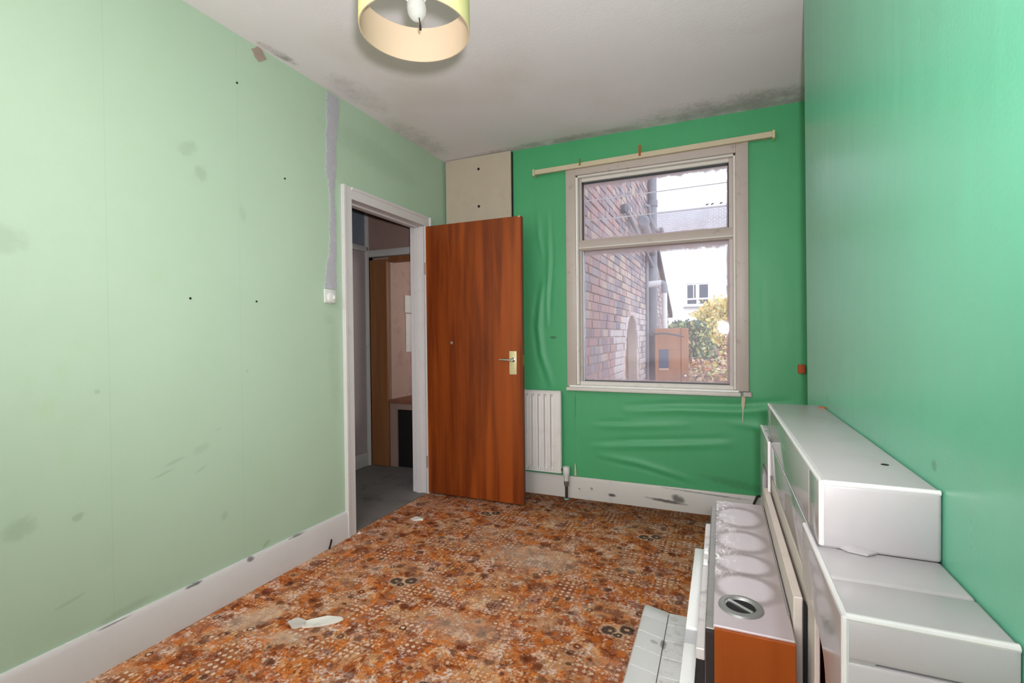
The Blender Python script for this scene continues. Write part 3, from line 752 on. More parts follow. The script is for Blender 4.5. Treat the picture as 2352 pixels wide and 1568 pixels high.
v = obj('valve', lathe([(0, .135), (.016, .135), (.017, .165), (.024, .18), (.027, .20), (.026, .236), (.022, .242), (0, .242)], (-1.047, 3.42, 0), (0, 0, 1), 16), M['white_plastic'], t)
obj('valve_base', lathe([(0, .095), (.012, .095), (.018, .105), (.018, .135), (0, .136)], (-1.047, 3.42, 0), (0, 0, 1), 14), plain('stained_brass', L(120, 110, 96), .5, .4, .4), t)
obj('pipe', tube([(-1.047, 3.42, 0), (-1.047, 3.42, .10)], .0105, 12), M['copper_dark'], t)
obj('pipe_collar', lathe([(.011, 0), (.019, 0), (.017, .008), (.011, .01)], (-1.047, 3.42, 0), (0, 0, 1), 12, True), plain('teal_collar', L(110, 150, 140), .5), t)

# loose cable end by the fireplace
o = obj('cable_end', tube([(.20, YB-.03, .002), (.20, YB-.04, .05), (.19, YB-.045, .12), (.21, YB-.03, .165), (.25, YB-.02, .17)], .007, 8), M['wire']); tag(o, 'short dark cable end poking up at the baseboard behind the fireplace', 'cable')
o = obj('cable_stub', tube([(XL+.026, 2.11, .0), (XL+.03, 2.12, .03), (XL+.04, 2.115, .055)], .005, 8), M['wire']); tag(o, 'tiny dark wire stub at the foot of the left baseboard', 'wire')

# ------------------------------------------------------------------ tiled fireplace on the chimney breast
t = empty('tiled_fireplace', (.24, 1.48, 0), 'stepped grey white tiled fireplace surround against the green chimney breast', 'fireplace')
FX, WXF = .156, .146
YN, YF = .758, 2.203; NI, FI = 1.10, 1.862; UN, UF = .984, 1.990
OZ, OY0, OY1 = .722, .862, 2.098
def fillet(y, z, r, sy, n=7):   # quarter round at a top corner of the opening; sy=+1: the near corner
    return [(y+sy*(r-r*math.cos(a)), z-r+r*math.sin(a)) for a in [PI/2*i/n for i in range(n+1)]]
# core behind the tiles
bm = BM(); add_box(bm, .20, XR, YN+.012, YF-.012, .004, .815); add_box(bm, .185, XR, UN+.012, UF-.012, .80, .935)
obj('backing', bm, M['soot'], t)
# face of the surround with the round-cornered opening
face = [(NI-.01, .835), (FI+.01, .835), (FI+.01, OZ), (NI-.01, OZ)]
obj('lintel_tile', prism([(UN+.002, .828), (1.482, .828), (1.482, OZ+.002), (UN+.002, OZ+.002)], 0, FX, FX+.03, .003, 2), M['tile_face'], t)
obj('lintel_tile', prism([(1.484, .828), (UF-.002, .828), (UF-.002, OZ+.002), (1.484, OZ+.002)], 0, FX, FX+.03, .003, 2), M['tile_face'], t)
near = [(YN, 0), (YN, .832), (NI, .832), (NI, OZ)] + list(reversed(fillet(OY0, OZ, .06, 1))) + [(OY0, 0)]
obj('wing', prism(near, 0, WXF, WXF+.04, .006, 3), M['tile_face'], t)
far = [(YF, 0), (YF, .832), (FI, .832), (FI, OZ)] + list(reversed(fillet(OY1, OZ, .06, -1))) + [(OY1, 0)]
obj('wing', prism(far, 0, WXF, WXF+.04, .006, 3), M['tile_face'], t)
# upper block
for y0, y1 in ((UN, 1.088), (1.090, 1.886), (1.888, UF)):
    obj('face_tile', box(FX, FX+.03, y0, y1, .831, .951, .007, 3), M['tile_face'], t)
obj('shelf_tile', box(FX+.004, XR-.001, UN, UF, .922, .953, .007, 3), M['tile_white'], t)
GE = plain('white_edging_highlight', L(208, 205, 205), .3, .5, 0, .05, 30, L(206, 200, 196), 30, .5)  # white tile edges, lightened to carry the glaze highlights as colour
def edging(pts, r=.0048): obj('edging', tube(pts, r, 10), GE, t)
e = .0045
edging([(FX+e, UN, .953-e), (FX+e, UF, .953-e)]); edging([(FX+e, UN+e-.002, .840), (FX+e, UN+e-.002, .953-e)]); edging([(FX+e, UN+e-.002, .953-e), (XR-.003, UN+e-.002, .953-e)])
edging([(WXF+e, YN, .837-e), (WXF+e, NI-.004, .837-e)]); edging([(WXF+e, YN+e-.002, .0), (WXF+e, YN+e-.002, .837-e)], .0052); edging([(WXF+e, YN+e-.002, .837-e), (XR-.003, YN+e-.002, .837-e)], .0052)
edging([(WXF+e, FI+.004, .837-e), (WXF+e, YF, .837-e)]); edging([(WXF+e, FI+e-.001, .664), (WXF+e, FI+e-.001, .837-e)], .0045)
obj('end_tile', box(FX+.004, XR-.001, UN-.002, UN+.03, .835, .949, .007, 3), M['tile_white'], t)
obj('end_tile', box(FX+.004, XR-.001, UF-.03, UF+.002, .835, .949, .007, 3), M['tile_white'], t)
# steps at both sides
for y0, y1 in ((YN, .866), (.868, UN+.004), (UF-.004, 2.096), (2.098, YF)):
    obj('step_tile', box(WXF+.003, XR-.001, y0, y1, .806, .837, .007, 3), M['tile_white'], t)
for s, (ya, yb) in ((1, (YN-.002, YN+.03)), (-1, (YF-.03, YF+.002))):
    zt = [.835, .776, .664, .552, .440, .328, .216, .104, .0]
    for z1, z0 in zip(zt, zt[1:]):
        obj('side_tile', box(WXF+.003, XR-.001, ya, yb, z0+.001, z1-.001, .004 if z1 < .83 else .006, 2), M['tile_white'], t)
# inside the opening
obj('fire_recess', box(.196, .20, OY0-.02, OY1+.02, .004, OZ+.02), M['red_dark'], t)
obj('recess_side', box(WXF+.038, .20, OY0-.012, OY0-.002, .0, OZ), M['red_dark'], t)
obj('slip_panel', prism([(1.047, 0), (1.047, .680), (1.06, .706), (1.90, .706), (1.90, 0)], 0, .159, .168, .0015, 1), M['off_white'], t)['label'] = 'white slip panel inside the opening'
cp = obj('closure_plate', box(.135, .152, 1.135, 1.900, .05, .668, .002, 1), M['off_white'], t); cp['label'] = 'thin upright off-white board behind the gas fire'
obj('plate_trim', box(.152, .157, 1.122, 1.140, .05, .660), M['soot'], t)
# stain marks on top: nail and rust spot
obj('stain', lathe([(0, .001), (.006, .001), (.007, 0)], (.290, 1.14, .953), (0, 0, 1), 10), M['dark'], t)
obj('stain', lathe([(0, .002), (.010, .002), (.012, 0)], (.316, 1.93, .953), (0, 0, 1), 10), M['orange'], t)
# flake of glaze lying on the near step
bm = BM(); pts = [(.176, 1.0), (.205, 1.012), (.232, 1.004), (.240, .985), (.222, .968), (.196, .975)]
cv = bm.verts.new((.207, .990, .851)); rg = [bm.verts.new((x, y-.003, .841)) for x, y in pts]; rb = [bm.verts.new((x, y-.003, .838)) for x, y in pts]
for i in range(6): bm.faces.new([cv, rg[i], rg[(i+1) % 6]]); bm.faces.new([rg[i], rb[i], rb[(i+1) % 6], rg[(i+1) % 6]])
bm.faces.new(rb)
o = obj('glaze_flake', bm, M['tile_white']); tag(o, 'curled white flake lying at the foot of the upper fireplace block', 'flake')

# hearth of tiles
t = empty('tiled_hearth', (-.08, 1.42, 0), 'low white tiled hearth with a raised outer row, on the carpet before the fireplace', 'hearth')
obj('bed', box(-.296, .138, .745, 2.094, .001, .036), M['grout'], t)
y = 2.100; first = True; k = 0
while y > .76:
    y0 = y-(.088 if first else .1055)
    a = BM()
    pr = [(-.304, .004), (-.304, .052), (-.298, .061), (-.288, .063), (-.204, .047), (-.204, .034), (-.28, .034), (-.28, .004)]
    if first: 
        add_prism(a, pr, 1, y0+.001, y, .004, 2)
    else: add_prism(a, pr, 1, y0+.001, y-.001, .0015, 1)
    obj('tile', a, M['hearth'], t)
    obj('tile', box(-.2015, -.0985, y0+.001, y-.001, .030, .0455, .0015, 1), M['hearth'], t)
    obj('tile', box(-.0965, .006, y0+.001, y-.001, .030, .0455, .0015, 1), M['hearth'], t)
    y = y0; first = False
obj('end_tile', box(-.296, .138, 2.094, 2.0985, .004, .044), M['hearth'], t)

# gas fire
t = empty('gas_fire', (.05, 1.476, .046), 'old gas fire with teak sides and a metal top with pale oval marks, on the hearth', 'gas fire')
GX0, GX1, GY0, GY1, GZ = -.0165, .132, 1.067, 1.886, .61
obj('body', box(GX0+.002, GX1-.002, GY0+.012, GY1-.012, .047, GZ-.012), M['fire_dark'], t)
tp = obj('top_plate', box(GX0, GX1, GY0+.006, GY1-.002, GZ-.012, GZ, .002, 1), M['fire_top'], t)
obj('side_panel', box(GX0+.002, GX1, GY0, GY0+.012, .047, GZ-.004, .0015, 1), M['teak'], t)
obj('side_panel', box(GX0+.002, GX1, GY1-.012, GY1, .047, GZ-.004, .0015, 1), M['teak'], t)
obj('rear_bead', box(GX1-.004, GX1, GY0+.10, GY1-.01, GZ-.002, GZ+.003), M['fire_grey'], t)
kc = (.038, 1.163, GZ)
def oval(prof, c, a, b, rot, n=36):
    bm = BM(); add_lathe(bm, prof, (0, 0, 0), (0, 0, 1), n)
    bm.transform(Matrix.Translation(c) @ Matrix.Rotation(rot, 4, 'Z') @ Matrix.Diagonal((a, b, 1, 1))); return bm
kd = obj('control_dial', oval([(1.0, 0), (.97, .004), (.86, .006), (.74, .006), (.66, .003), (.60, -.004)], kc, .046, .046, 0), m_metal('dull_aluminium', L(150, 150, 148), .4, .6), t)
obj('dial_well', oval([(0, .0008), (.70, .0008)], kc, .046, .046, 0), M['dark'], kd)
bm = BM(); add_prism(bm, [(-.030, .006), (.030, -.004), (.030, -.012), (-.030, -.002)], 2, 0, .006, .001, 1); bm.transform(Matrix.Translation(kc) @ Matrix.Rotation(-.5, 4, 'Z'))
obj('dial_grip', bm, M['chrome'], kd)
obj('front_ledge', box(-.033, GX0+.003, 1.092, GY1-.006, .06, .59, .003, 1), M['fire_grey'], t)
obj('near_cap_shade', box(-.032, GX0+.004, 1.080, 1.094, .06, .588), M['fire_dark'], t)  # near face of the grey ledge, its shadow put in as dark colour
bm = BM(); add_box(bm, -.052, -.034, 1.112, 1.86, .505, .53, .002, 1)
tr_ = obj('trim_strip', bm, plain('scuffed_pale_trim', L(208, 204, 202), .4, .5, .1, .12, 30, L(120, 112, 108), 26, .6), t)
for yy in (1.52, 1.60): obj('clip', box(-.050, -.036, yy, yy+.03, .529, .536, .002, 1), M['fire_white'], tr_)
obj('lower_case', box(-.058, -.031, 1.085, 1.87, .06, .43), M['fire_dark'], t)
obj('canopy_panel', box(-.088, -.056, 1.345, 1.852, .40, .44, .004, 2), M['fire_white'], t)
obj('canopy_panel', box(-.088, -.056, .990, 1.272, .40, .44, .004, 2), M['fire_white'], t)
obj('canopy_joint', prism([(1.272, .438), (1.345, .432), (1.345, .41), (1.272, .41)], 0, -.087, -.057), plain('grey_enamel', L(196, 196, 198), .4), t)
obj('canopy_front', box(-.088, -.084, .992, 1.85, .047, .405), M['fire_white'], t)

# ------------------------------------------------------------------ pendant lamp
lc = (-.7715, 1.1385)
t = empty('pendant_lamp', (lc[0], lc[1], ZC), 'cream drum lampshade with a bare bulb hanging from the ceiling', 'pendant lamp')
R_, Z0, Z1 = .150, 2.050, 2.152
def drum():
    bm = BM(); add_lathe(bm, [(R_, Z0), (R_+.001, Z0+.004), (R_, Z1), (R_-.003, Z1)], (lc[0], lc[1], 0), (0, 0, 1), 72)
    return bm
sh = obj('lamp_shade', drum(), M['shade'], t)
obj('shade_lining', lathe([(R_, Z0), (R_-.003, Z0), (R_-.003, Z1)], (lc[0], lc[1], 0), (0, 0, 1), 72), M['shade_in'], sh)
bm = BM()
for k in range(3):
    a = -.98+(k-1)*.95; add_tube(bm, [(lc[0]+.02*math.cos(a), lc[1]+.02*math.sin(a), Z1-.03), (lc[0]+(R_-.003)*math.cos(a), lc[1]+(R_-.003)*math.sin(a), Z1-.004)], .0015, 6)
add_lathe(bm, [(.018, Z1-.033), (.022, Z1-.033), (.022, Z1-.029), (.018, Z1-.029)], (lc[0], lc[1], 0), (0, 0, 1), 20, True)
obj('spider', bm, M['white_plastic'], sh)
obj('lamp_holder', lathe([(0, Z1+.04), (.010, Z1+.04), (.016, Z1+.02), (.018, Z1-.035), (.015, Z1-.045), (0, Z1-.045)], (lc[0], lc[1], 0), (0, 0, 1), 20), M['white_plastic'], t)
bz = 2.108
obj('bulb', lathe([(0, bz-.032), (.009, bz-.0305), (.0175, bz-.024), (.024, bz-.014), (.0265, bz-.002), (.025, bz+.010), (.021, bz+.026), (.015, bz+.04), (.014, bz+.05)], (lc[0]+.007, lc[1]-.002, 0), (0, 0, 1), 24), M['bulb'], t)
obj('cord', tube([(lc[0], lc[1], Z1+.035), (lc[0], lc[1], ZC-.02)], .0035, 8), M['white_plastic'], t)
obj('ceiling_rose', lathe([(0, ZC-.03), (.014, ZC-.03), (.03, ZC-.02), (.045, ZC-.003), (.045, ZC)], (lc[0], lc[1], 0), (0, 0, 1), 24), M['white_plastic'], t)
obj('pull_wire', tube([(lc[0]+.016, lc[1]-.006, 2.086), (lc[0]+.020, lc[1]-.006, 2.064), (lc[0]+.0205, lc[1]-.006, 2.058), (lc[0]+.021, lc[1]-.006, 2.046)], [.0018, .0018, .0032, .003], 8), M['wire'], t)

# ------------------------------------------------------------------ litter on the carpet
def scrap(name, pts, z, curl, mat, label, cat):
    bm = BM(); n = len(pts); cx = sum(p[0] for p in pts)/n; cy = sum(p[1] for p in pts)/n
    top = [bm.verts.new((x, y, z+.002+curl*((i*37) % 5)/5)) for i, (x, y) in enumerate(pts)]; c = bm.verts.new((cx, cy, z+.003))
    bot = [bm.verts.new((x, y, z+.0005)) for x, y in pts]
    for i in range(n): bm.faces.new([c, top[i], top[(i+1) % n]]); bm.faces.new([top[i], bot[i], bot[(i+1) % n], top[(i+1) % n]])
    bm.faces.new(bot)
    o = obj(name, bm, mat); tag(o, label, cat)
    return o
scrap('paper_scrap', [(-1.655, 1.505), (-1.60, 1.49), (-1.545, 1.525), (-1.50, 1.568), (-1.485, 1.60), (-1.51, 1.615), (-1.565, 1.595), (-1.60, 1.55)], 0, .010, M['paper'], 'larger torn white paper scrap on the carpet near the left baseboard', 'paper scrap')
scrap('paper_scrap', [(-1.70, 1.50), (-1.64, 1.47), (-1.60, 1.50), (-1.63, 1.535), (-1.67, 1.53)], 0, .014, plain('grey_torn_paper', L(196, 186, 180), .8, .2), 'greyish crumpled scrap beside the larger torn paper', 'paper scrap')
scrap('paper_scrap', [(-1.895, 2.665), (-1.85, 2.65), (-1.80, 2.675), (-1.81, 2.70), (-1.87, 2.70)], 0, .014, M['paper'], 'small white scrap on the carpet in front of the doorway', 'paper scrap')
scrap('paper_scrap', [(-2.060, 2.345), (-2.048, 2.335), (-2.036, 2.345), (-2.040, 2.362), (-2.055, 2.362)], 0, .008, M['paper'], 'tiny white crumb at the foot of the door frame', 'crumb')

# ------------------------------------------------------------------ hall and kitchen seen through the doorway
HX = -3.06
o = obj('floor_hall', box(-3.3, XL-.01, .9, 6.2, -.06, -.002), M['hall_floor']); tag(o, 'dark grey lino floor of the hall', 'floor', kind='structure')
o = obj('wall_hall', box(HX-.1, HX, .9, 3.66, 0, 2.55), M['hall_mauve']); tag(o, 'mauve grey side wall of the hall', 'wall', kind='structure')
obj('upper_wall', box(HX-.001, HX+.004, .9, 3.655, 2.06, 2.5), M['hall_blue'], o)
obj('picture_rail', box(HX, HX+.03, .9, 3.655, 2.0, 2.05, .006, 2), M['hall_trim'], o)
obj('skirting', box(HX, HX+.02, .9, 3.655, 0, .13, .005, 2), M['hall_trim'], o)
o = obj('wall_hall_near', box(HX-.1, XL-.115, .8, .9, 0, 2.55), M['hall_mauve']); tag(o, 'unlit end wall of the hall', 'wall', kind='structure')
o = obj('ceiling_hall', box(HX-.1, XL-.115, .8, 3.8, 2.55, 2.65), M['hall_mauve']); tag(o, 'hall ceiling above the doorway', 'ceiling', kind='structure')
o = obj('wall_partition', wall_rects(BM(), 1, 3.662, 3.72, HX-.1, XL, 0, 2.55, [(-3.03, -2.12, -1, 1.99)]), M['hall_wall']); tag(o, 'pinkish partition above the second doorway in the hall', 'wall', kind='structure')
t = empty('trim_2', (-2.6, 3.66, 0), 'white frame of the second doorway beyond the hall', 'door frame', kind='structure')
obj('post', box(-3.125+.066, -3.03, 3.635, 3.72, 0, 2.5, .005, 2), M['hall_trim'], t)
obj('post', box(-2.12, -2.06, 3.635, 3.72, 0, 2.5, .005, 2), M['hall_trim'], t)
obj('head', box(-3.035, -2.115, 3.640, 3.72, 1.95, 2.012, .005, 2), M['hall_trim'], t)
o = obj('wall_kitchen', box(-3.3, -2.83, 3.72, 6.1, 0, 2.45), plain('pinkish_kitchen_wall', L(166, 140, 130), .8, .2, 0, .08, 5, L(140, 112, 104), 7, .5)); tag(o, 'pinkish kitchen wall beyond the second doorway', 'wall', kind='structure')
bm = BM(); add_box(bm, -2.95, -1.25, 6.0, 6.1, 0, 2.4); add_box(bm, -1.32, -1.22, 3.70, 6.1, 0, 2.4)
o = obj('wall_kitchen_end', bm, M['hall_wall']); tag(o, 'far walls of the kitchen', 'wall', kind='structure')
o = obj('ceiling_kitchen', box(-2.95, -1.22, 3.70, 6.1, 2.4, 2.5), M['hall_wall']); tag(o, 'kitchen ceiling', 'ceiling', kind='structure')
o = obj('cupboard_board', box(-3.029, -2.836, 3.668, 3.70, .002, 1.925, .003, 1), M['hall_wood']); tag(o, 'tall brown wooden board standing inside the second doorway', 'board')
o = obj('brown_soffit', box(-2.836, -2.12, 3.70, 3.76, 1.90, 1.949), M['hall_wood']); tag(o, 'dark brown board under the head of the second doorway', 'board')
t = empty('kitchen_counter', (-2.5, 3.95, 0), 'low kitchen counter with a brown worktop and dark open end', 'counter')
obj('worktop', box(-2.83, -1.9, 3.672, 5.2, .592, .625, .004, 2), M['worktop'], t)
obj('end_panel', box(-2.83, -2.755, 3.69, 3.71, .002, .592), M['hall_wall'], t)
bm = BM(); add_box(bm, -2.83, -1.9, 3.692, 3.705, .535, .592)
obj('rail', bm, M['hall_wall'], t)
obj('appliance_gap', box(-2.752, -1.95, 3.705, 5.1, .004, .56), M['dark'], t)
t = empty('paper_notice', (-2.828, 3.95, 1.05), 'white paper sheets pinned on the pinkish kitchen wall', 'paper')
obj('sheet', box(-2.829, -2.818, 3.93, 4.16, 1.44, 1.61, .001, 1), M['white_plastic'], t)
obj('sheet', box(-2.829, -2.822, 3.945, 4.16, 1.055, 1.43, .001, 1), M['white_plastic'], t)

# ------------------------------------------------------------------ outdoors
GZ0 = -.55
BR = [plain('brick_'+n_, c_, .85, .15, 0, .22, 30, d_, 20, .5, .3, 60) for n_, c_, d_ in (
    ('rose', L(172, 144, 144), L(144, 120, 124)), ('plum', L(150, 134, 142), L(126, 112, 122)), ('buff', L(182, 166, 158), L(158, 144, 138)),
    ('grey', L(158, 150, 156), L(134, 128, 136)), ('slate', L(134, 130, 142), L(112, 108, 122)), ('limewash', L(196, 188, 190), L(172, 162, 166)))]
mortar = plain('lime_mortar', L(196, 184, 180), .95, .1, 0, .15, 30)
o = obj('ground', box(-30, 30, YB+.2, 60, GZ0-.1, GZ0), plain('yard_concrete', L(150, 142, 134), .9, .1, 0, .2, 3)); tag(o, 'pale yard ground outside the window', 'ground', kind='structure')
ext = empty('brick_extension', (-1.6, 5.7, GZ0), 'old brick rear extension with an arched niche, close outside the window', 'building')
XW, EY0, EY1, EZ1 = -1.0, YB+.21, 7.66, 5.6
NY0, NY1, NZC = 5.64, 6.48, 1.02           # arched niche: sides and spring height
nr = (NY1-NY0)/2; nyc = (NY0+NY1)/2
def in_niche(y, z, g=0.):
    if not NY0-g < y < NY1+g: return False
    return z < NZC or (y-nyc)**2+(z-NZC)**2 < (nr+g)**2
outl = [(EY0, GZ0), (EY0, EZ1), (EY1, EZ1), (EY1, GZ0), (NY1, GZ0)] + [(nyc+nr*math.cos(a), NZC+nr*math.sin(a)) for a in [PI*i/14 for i in range(15)]] + [(NY0, GZ0)]
bm = BM(); add_prism(bm, outl, 0, XW-.19, XW-.010)
obj('mortar_bed', bm, mortar, ext)
bm = BM(); add_box(bm, -3.3, XW-.19, 6.15, EY1-.02, GZ0, EZ1); add_box(bm, -3.3, XW-.19, EY0, 6.2, 2.52, EZ1)
obj('rear_mass', bm, mortar, ext)
pieces = []; rest = []
rnd = random.Random(11)
zc_ = GZ0; row = 0
while zc_ < EZ1-.07:
    y = EY0-rnd.uniform(0, .02)-(.055 if row % 2 else 0); k = row
    while y < EY1-.02:
        L_b = .215 if k % 2 == 0 else .1025
        y1 = min(y+L_b, EY1)
        cy, cz = (y+y1)/2, zc_+.0325
        if y1-y > .03 and y1 > EY0+.02 and not (in_niche(y+.01, cz, .015) or in_niche(y1-.01, cz, .015) or in_niche(cy, cz+.02, .015)):
            dist = cy
            vis = (1.21-.115*cy < cz < 1.21+.335*cy)
            wash = cz < 1.35-.05*rnd.random()+.1*(cy-5) and cy > 4.75+.3*rnd.random()
            mi = 5 if wash and rnd.random() < .75 else (rnd.choice([0, 0, 0, 1, 1, 2, 3]) if cy < 4.9 else rnd.choice([0, 1, 2, 3, 3, 4, 4, 2]))
            (pieces if vis else rest).append((dist, max(y, EY0), y1, zc_, mi, rnd.uniform(-.004, .005)))
        y = y1+.010; k += 1
    zc_ += .0755; row += 1
pieces.sort()
rest += pieces[290:]; pieces = pieces[:290]
proto = {}
for d, y0, y1, z0, mi, dx in pieces:
    key = (round(y1-y0, 3), mi)
    if key in proto:
        o = bpy.data.objects.new('brick', proto[key]); C.objects.link(o); o.parent = ext
        o.location = Vector((XW-.012+dx, (y0+y1)/2, z0)) - WL[ext.name]
    else:
        bm = box(XW-.03, XW+.006, y0, y1, z0, z0+.065, .004, 1)
        o = obj('brick', bm, BR[mi], ext, loc=(XW-.012, (y0+y1)/2, z0), smooth=False); o.location.x += dx
        proto[key] = o.data
bm = BM()
for d, y0, y1, z0, mi, dx in rest: add_box(bm, XW-.03, XW+.006+dx, y0, y1, z0, z0+.065, mi=mi)
o = obj('brick_courses', bm, BR, ext, smooth=False); o['kind'] = 'stuff'
obj('niche_board', prism([(NY0, GZ0), (NY1, GZ0)] + [(nyc+nr*math.cos(a), NZC+nr*math.sin(a)) for a in [PI*i/14 for i in range(15)]], 0, XW-.17, XW-.12), m_wood('weathered_brown_board', L(132, 98, 76), L(150, 114, 90), 'z', .8, .7, False), ext)['label'] = 'brown board filling the arched niche'
bm = BM()
for i in range(11):
    a0, a1 = PI*i/11+.02, PI*(i+1)/11-.02
    add_prism(bm, [(nyc+(nr+.005)*math.cos(a0), NZC+(nr+.005)*math.sin(a0)), (nyc+(nr+.11)*math.cos(a0), NZC+(nr+.11)*math.sin(a0)), (nyc+(nr+.11)*math.cos(a1), NZC+(nr+.11)*math.sin(a1)), (nyc+(nr+.005)*math.cos(a1), NZC+(nr+.005)*math.sin(a1))], 0, XW-.05, XW+.004)
o = obj('arch_bricks', bm, BR[5], ext, smooth=False); o['kind'] = 'stuff'

pg = plain('grey_painted_iron', L(128, 134, 146), .5, .4, 0, .12, 10, L(96, 100, 112), 6, .5)
pgd = plain('dark_blue_grey_iron', L(76, 82, 96), .5, .4, 0, .15, 10)
pw = plain('weathered_white_pipe', L(228, 230, 234), .5, .4, 0, .08, 8, L(170, 158, 150), 6, .5)
t = empty('soil_stack', (-.90, 7.52, GZ0), 'fat grey soil pipe with branch pipes up the end of the brick extension', 'pipe')
SX, SY = -.925, 7.50
obj('stack', tube([(SX, SY, 1.18), (SX, SY, 5.4)], .062, 18), pg, t)
obj('stack_foot', tube([(SX, SY, GZ0), (SX, SY, 1.18)], .066, 18), pgd, t)['label'] = 'darker lower length of the soil pipe'
for z in (1.20, 1.98, 2.45, 3.10): obj('collar', lathe([(.062, 0), (.075, .0), (.075, .09), (.062, .09)], (SX, SY, z), (0, 0, 1), 18, True), pg, t)
obj('branch', tube([(XW+.03, 6.62, 2.70), (SX-.02, 6.75, 2.69), (SX-.01, 7.05, 2.58), (SX, SY, 2.40)], [.062, .062, .06, .06], 16), pg, t)
obj('boss', lathe([(0, 0), (.035, .0), (.085, .01), (.088, .05), (.06, .07), (0, .07)], (SX-.01, 6.62, 2.69), (0, -1, 0), 18), pg, t)
obj('waste_pipe', tube([(XW-.01, 5.30, 2.56), (XW+.05, 5.34, 2.57), (XW+.055, 5.50, 2.56), (XW+.055, 6.4, 2.44), (SX, SY, 2.20)], [.03, .03, .026, .024, .024], 12), pg, t)
obj('elbow', lathe([(0, -.01), (.045, -.005), (.052, .03), (.045, .06), (0, .065)], (XW+.02, 5.33, 2.565), (1, -.4, 0), 14), pgd, t)
obj('waste_pipe', tube([(XW, 7.15, 3.05), (XW+.06, 7.2, 3.04), (SX-.02, 7.3, 2.9), (SX+.05, 7.36, 2.74), (SX+.10, 7.40, 2.72)], .026, 12), pg, t)
obj('cleaning_eye', lathe([(0, .16), (.042, .16), (.045, .10), (.03, .06), (.03, 0)], (SX, SY, 2.70), (1, -.3, .25), 14), pgd, t)
obj('waste_pipe', tube([(XW+.03, 7.2, GZ0), (XW+.03, 7.2, 2.62)], .022, 10), pg, t)
t = empty('downpipe', (-.70, 7.36, GZ0), 'white downpipe with a horizontal offset beside the soil pipe', 'pipe')
obj('offset_pipe', tube([(XW-.02, 7.34, 1.93), (-.785, 7.34, 1.945)], .046, 16), pw, t)
obj('shoe', tube([(-.80, 7.34, 1.945), (-.765, 7.34, 1.935), (-.745, 7.34, 1.90), (-.745, 7.34, 1.80)], .045, 14), pg, t)
obj('drop_pipe', tube([(-.745, 7.34, 1.84), (-.735, 7.34, GZ0)], .036, 14), pw, t)
o = obj('slack_cable', tube([(-.93, 7.42, 1.235), (-.86, 7.0, 1.205), (-.72, 6.98, 1.215), (-.58, 7.03, 1.195), (-.47, 7.09, 1.165)], .012, 8), pgd); tag(o, 'dark slack cable strung across the brown garden door', 'cable')

# lean-to beyond the stack
lt = empty('brick_lean_to', (-1.5, 9.1, GZ0), 'low brick lean-to with a sloping roof edge beyond the soil pipe', 'building')
bm = BM(); add_prism(bm, [(7.68, GZ0), (10.6, GZ0), (10.6, 1.66), (7.68, 2.90)], 0, -3.0, XW-.010)
obj('wall', bm, mortar, lt, smooth=False)
bm = BM(); zc_ = GZ0; row = 0
while zc_ < 2.9:
    y = 7.67-(.05 if row % 2 else 0); k = row
    while y < 10.55:
        lb = .215 if k % 2 == 0 else .1025; y1 = y+lb
        if zc_+.065 < 2.88-(y1-7.66)*.42 and y1 < 10.6: add_box(bm, XW-.03, XW+.006+rnd.uniform(-.004, .004), max(y, 7.685), y1, zc_, zc_+.065, mi=rnd.choice([0, 1, 2, 3, 4, 5]))
        y = y1+.01; k += 1
    zc_ += .0755; row += 1
o = obj('brick_courses', bm, BR, lt, smooth=False); o['kind'] = 'stuff'
obj('roof_edge', prism([(7.64, 2.89), (10.85, 1.55), (10.85, 1.65), (7.64, 3.00)], 0, -3.0, XW+.06), plain('dark_verge', L(72, 74, 80), .7, .2), lt)

# brown garden door leaning at the corner
gd = empty('garden_door', (-.63, 7.25, GZ0), 'orange brown wooden door with a small dark pane, standing in the yard', 'door')
def rotz(bm, c, a): bm.transform(Matrix.Translation(c) @ Matrix.Rotation(a, 4, 'Z') @ Matrix.Translation([-v for v in c])); return bm
gw = m_wood('orange_brown_timber', L(158, 108, 78), L(182, 128, 92), 'z', .9, .6, False)
gx0, gx1, gy, gt = -.855, -.405, 7.12, 1.285
def gpart(name, *a, m=gw, **k): return obj(name, rotz(box(*a, **k), (-.63, 7.12, 0), .25), m, gd)
gpart('stile', gx0, gx0+.05, gy, gy+.04, GZ0, gt, bev=.003, seg=1); gpart('stile', gx1-.10, gx1, gy-.012, gy+.04, GZ0, gt, bev=.003, seg=1)
gpart('top_board', gx0+.05, gx1-.10, gy, gy+.04, .99, gt, bev=.003, seg=1); gpart('lock_rail', gx0+.05, gx1-.10, gy, gy+.04, GZ0, .72, bev=.003, seg=1)
gpart('muntin', gx1-.27, gx1-.10, gy+.002, gy+.04, .72, .99, bev=.003, seg=1)
gpart('pane', gx0+.05, gx1-.27, gy+.0, gy+.025, .72, .99, m=plain('blue_dark_pane', L(64, 84, 112), .15, .6, 0, .4, 20))
gpart('pane_sill', gx0+.05, gx1-.27, gy-.012, gy+.02, .70, .725, m=plain('pale_lip', L(206, 172, 150), .6))
gpart('knob', gx1-.075, gx1-.035, gy-.04, gy, .60, .64, m=M['chrome'], bev=.012, seg=2)

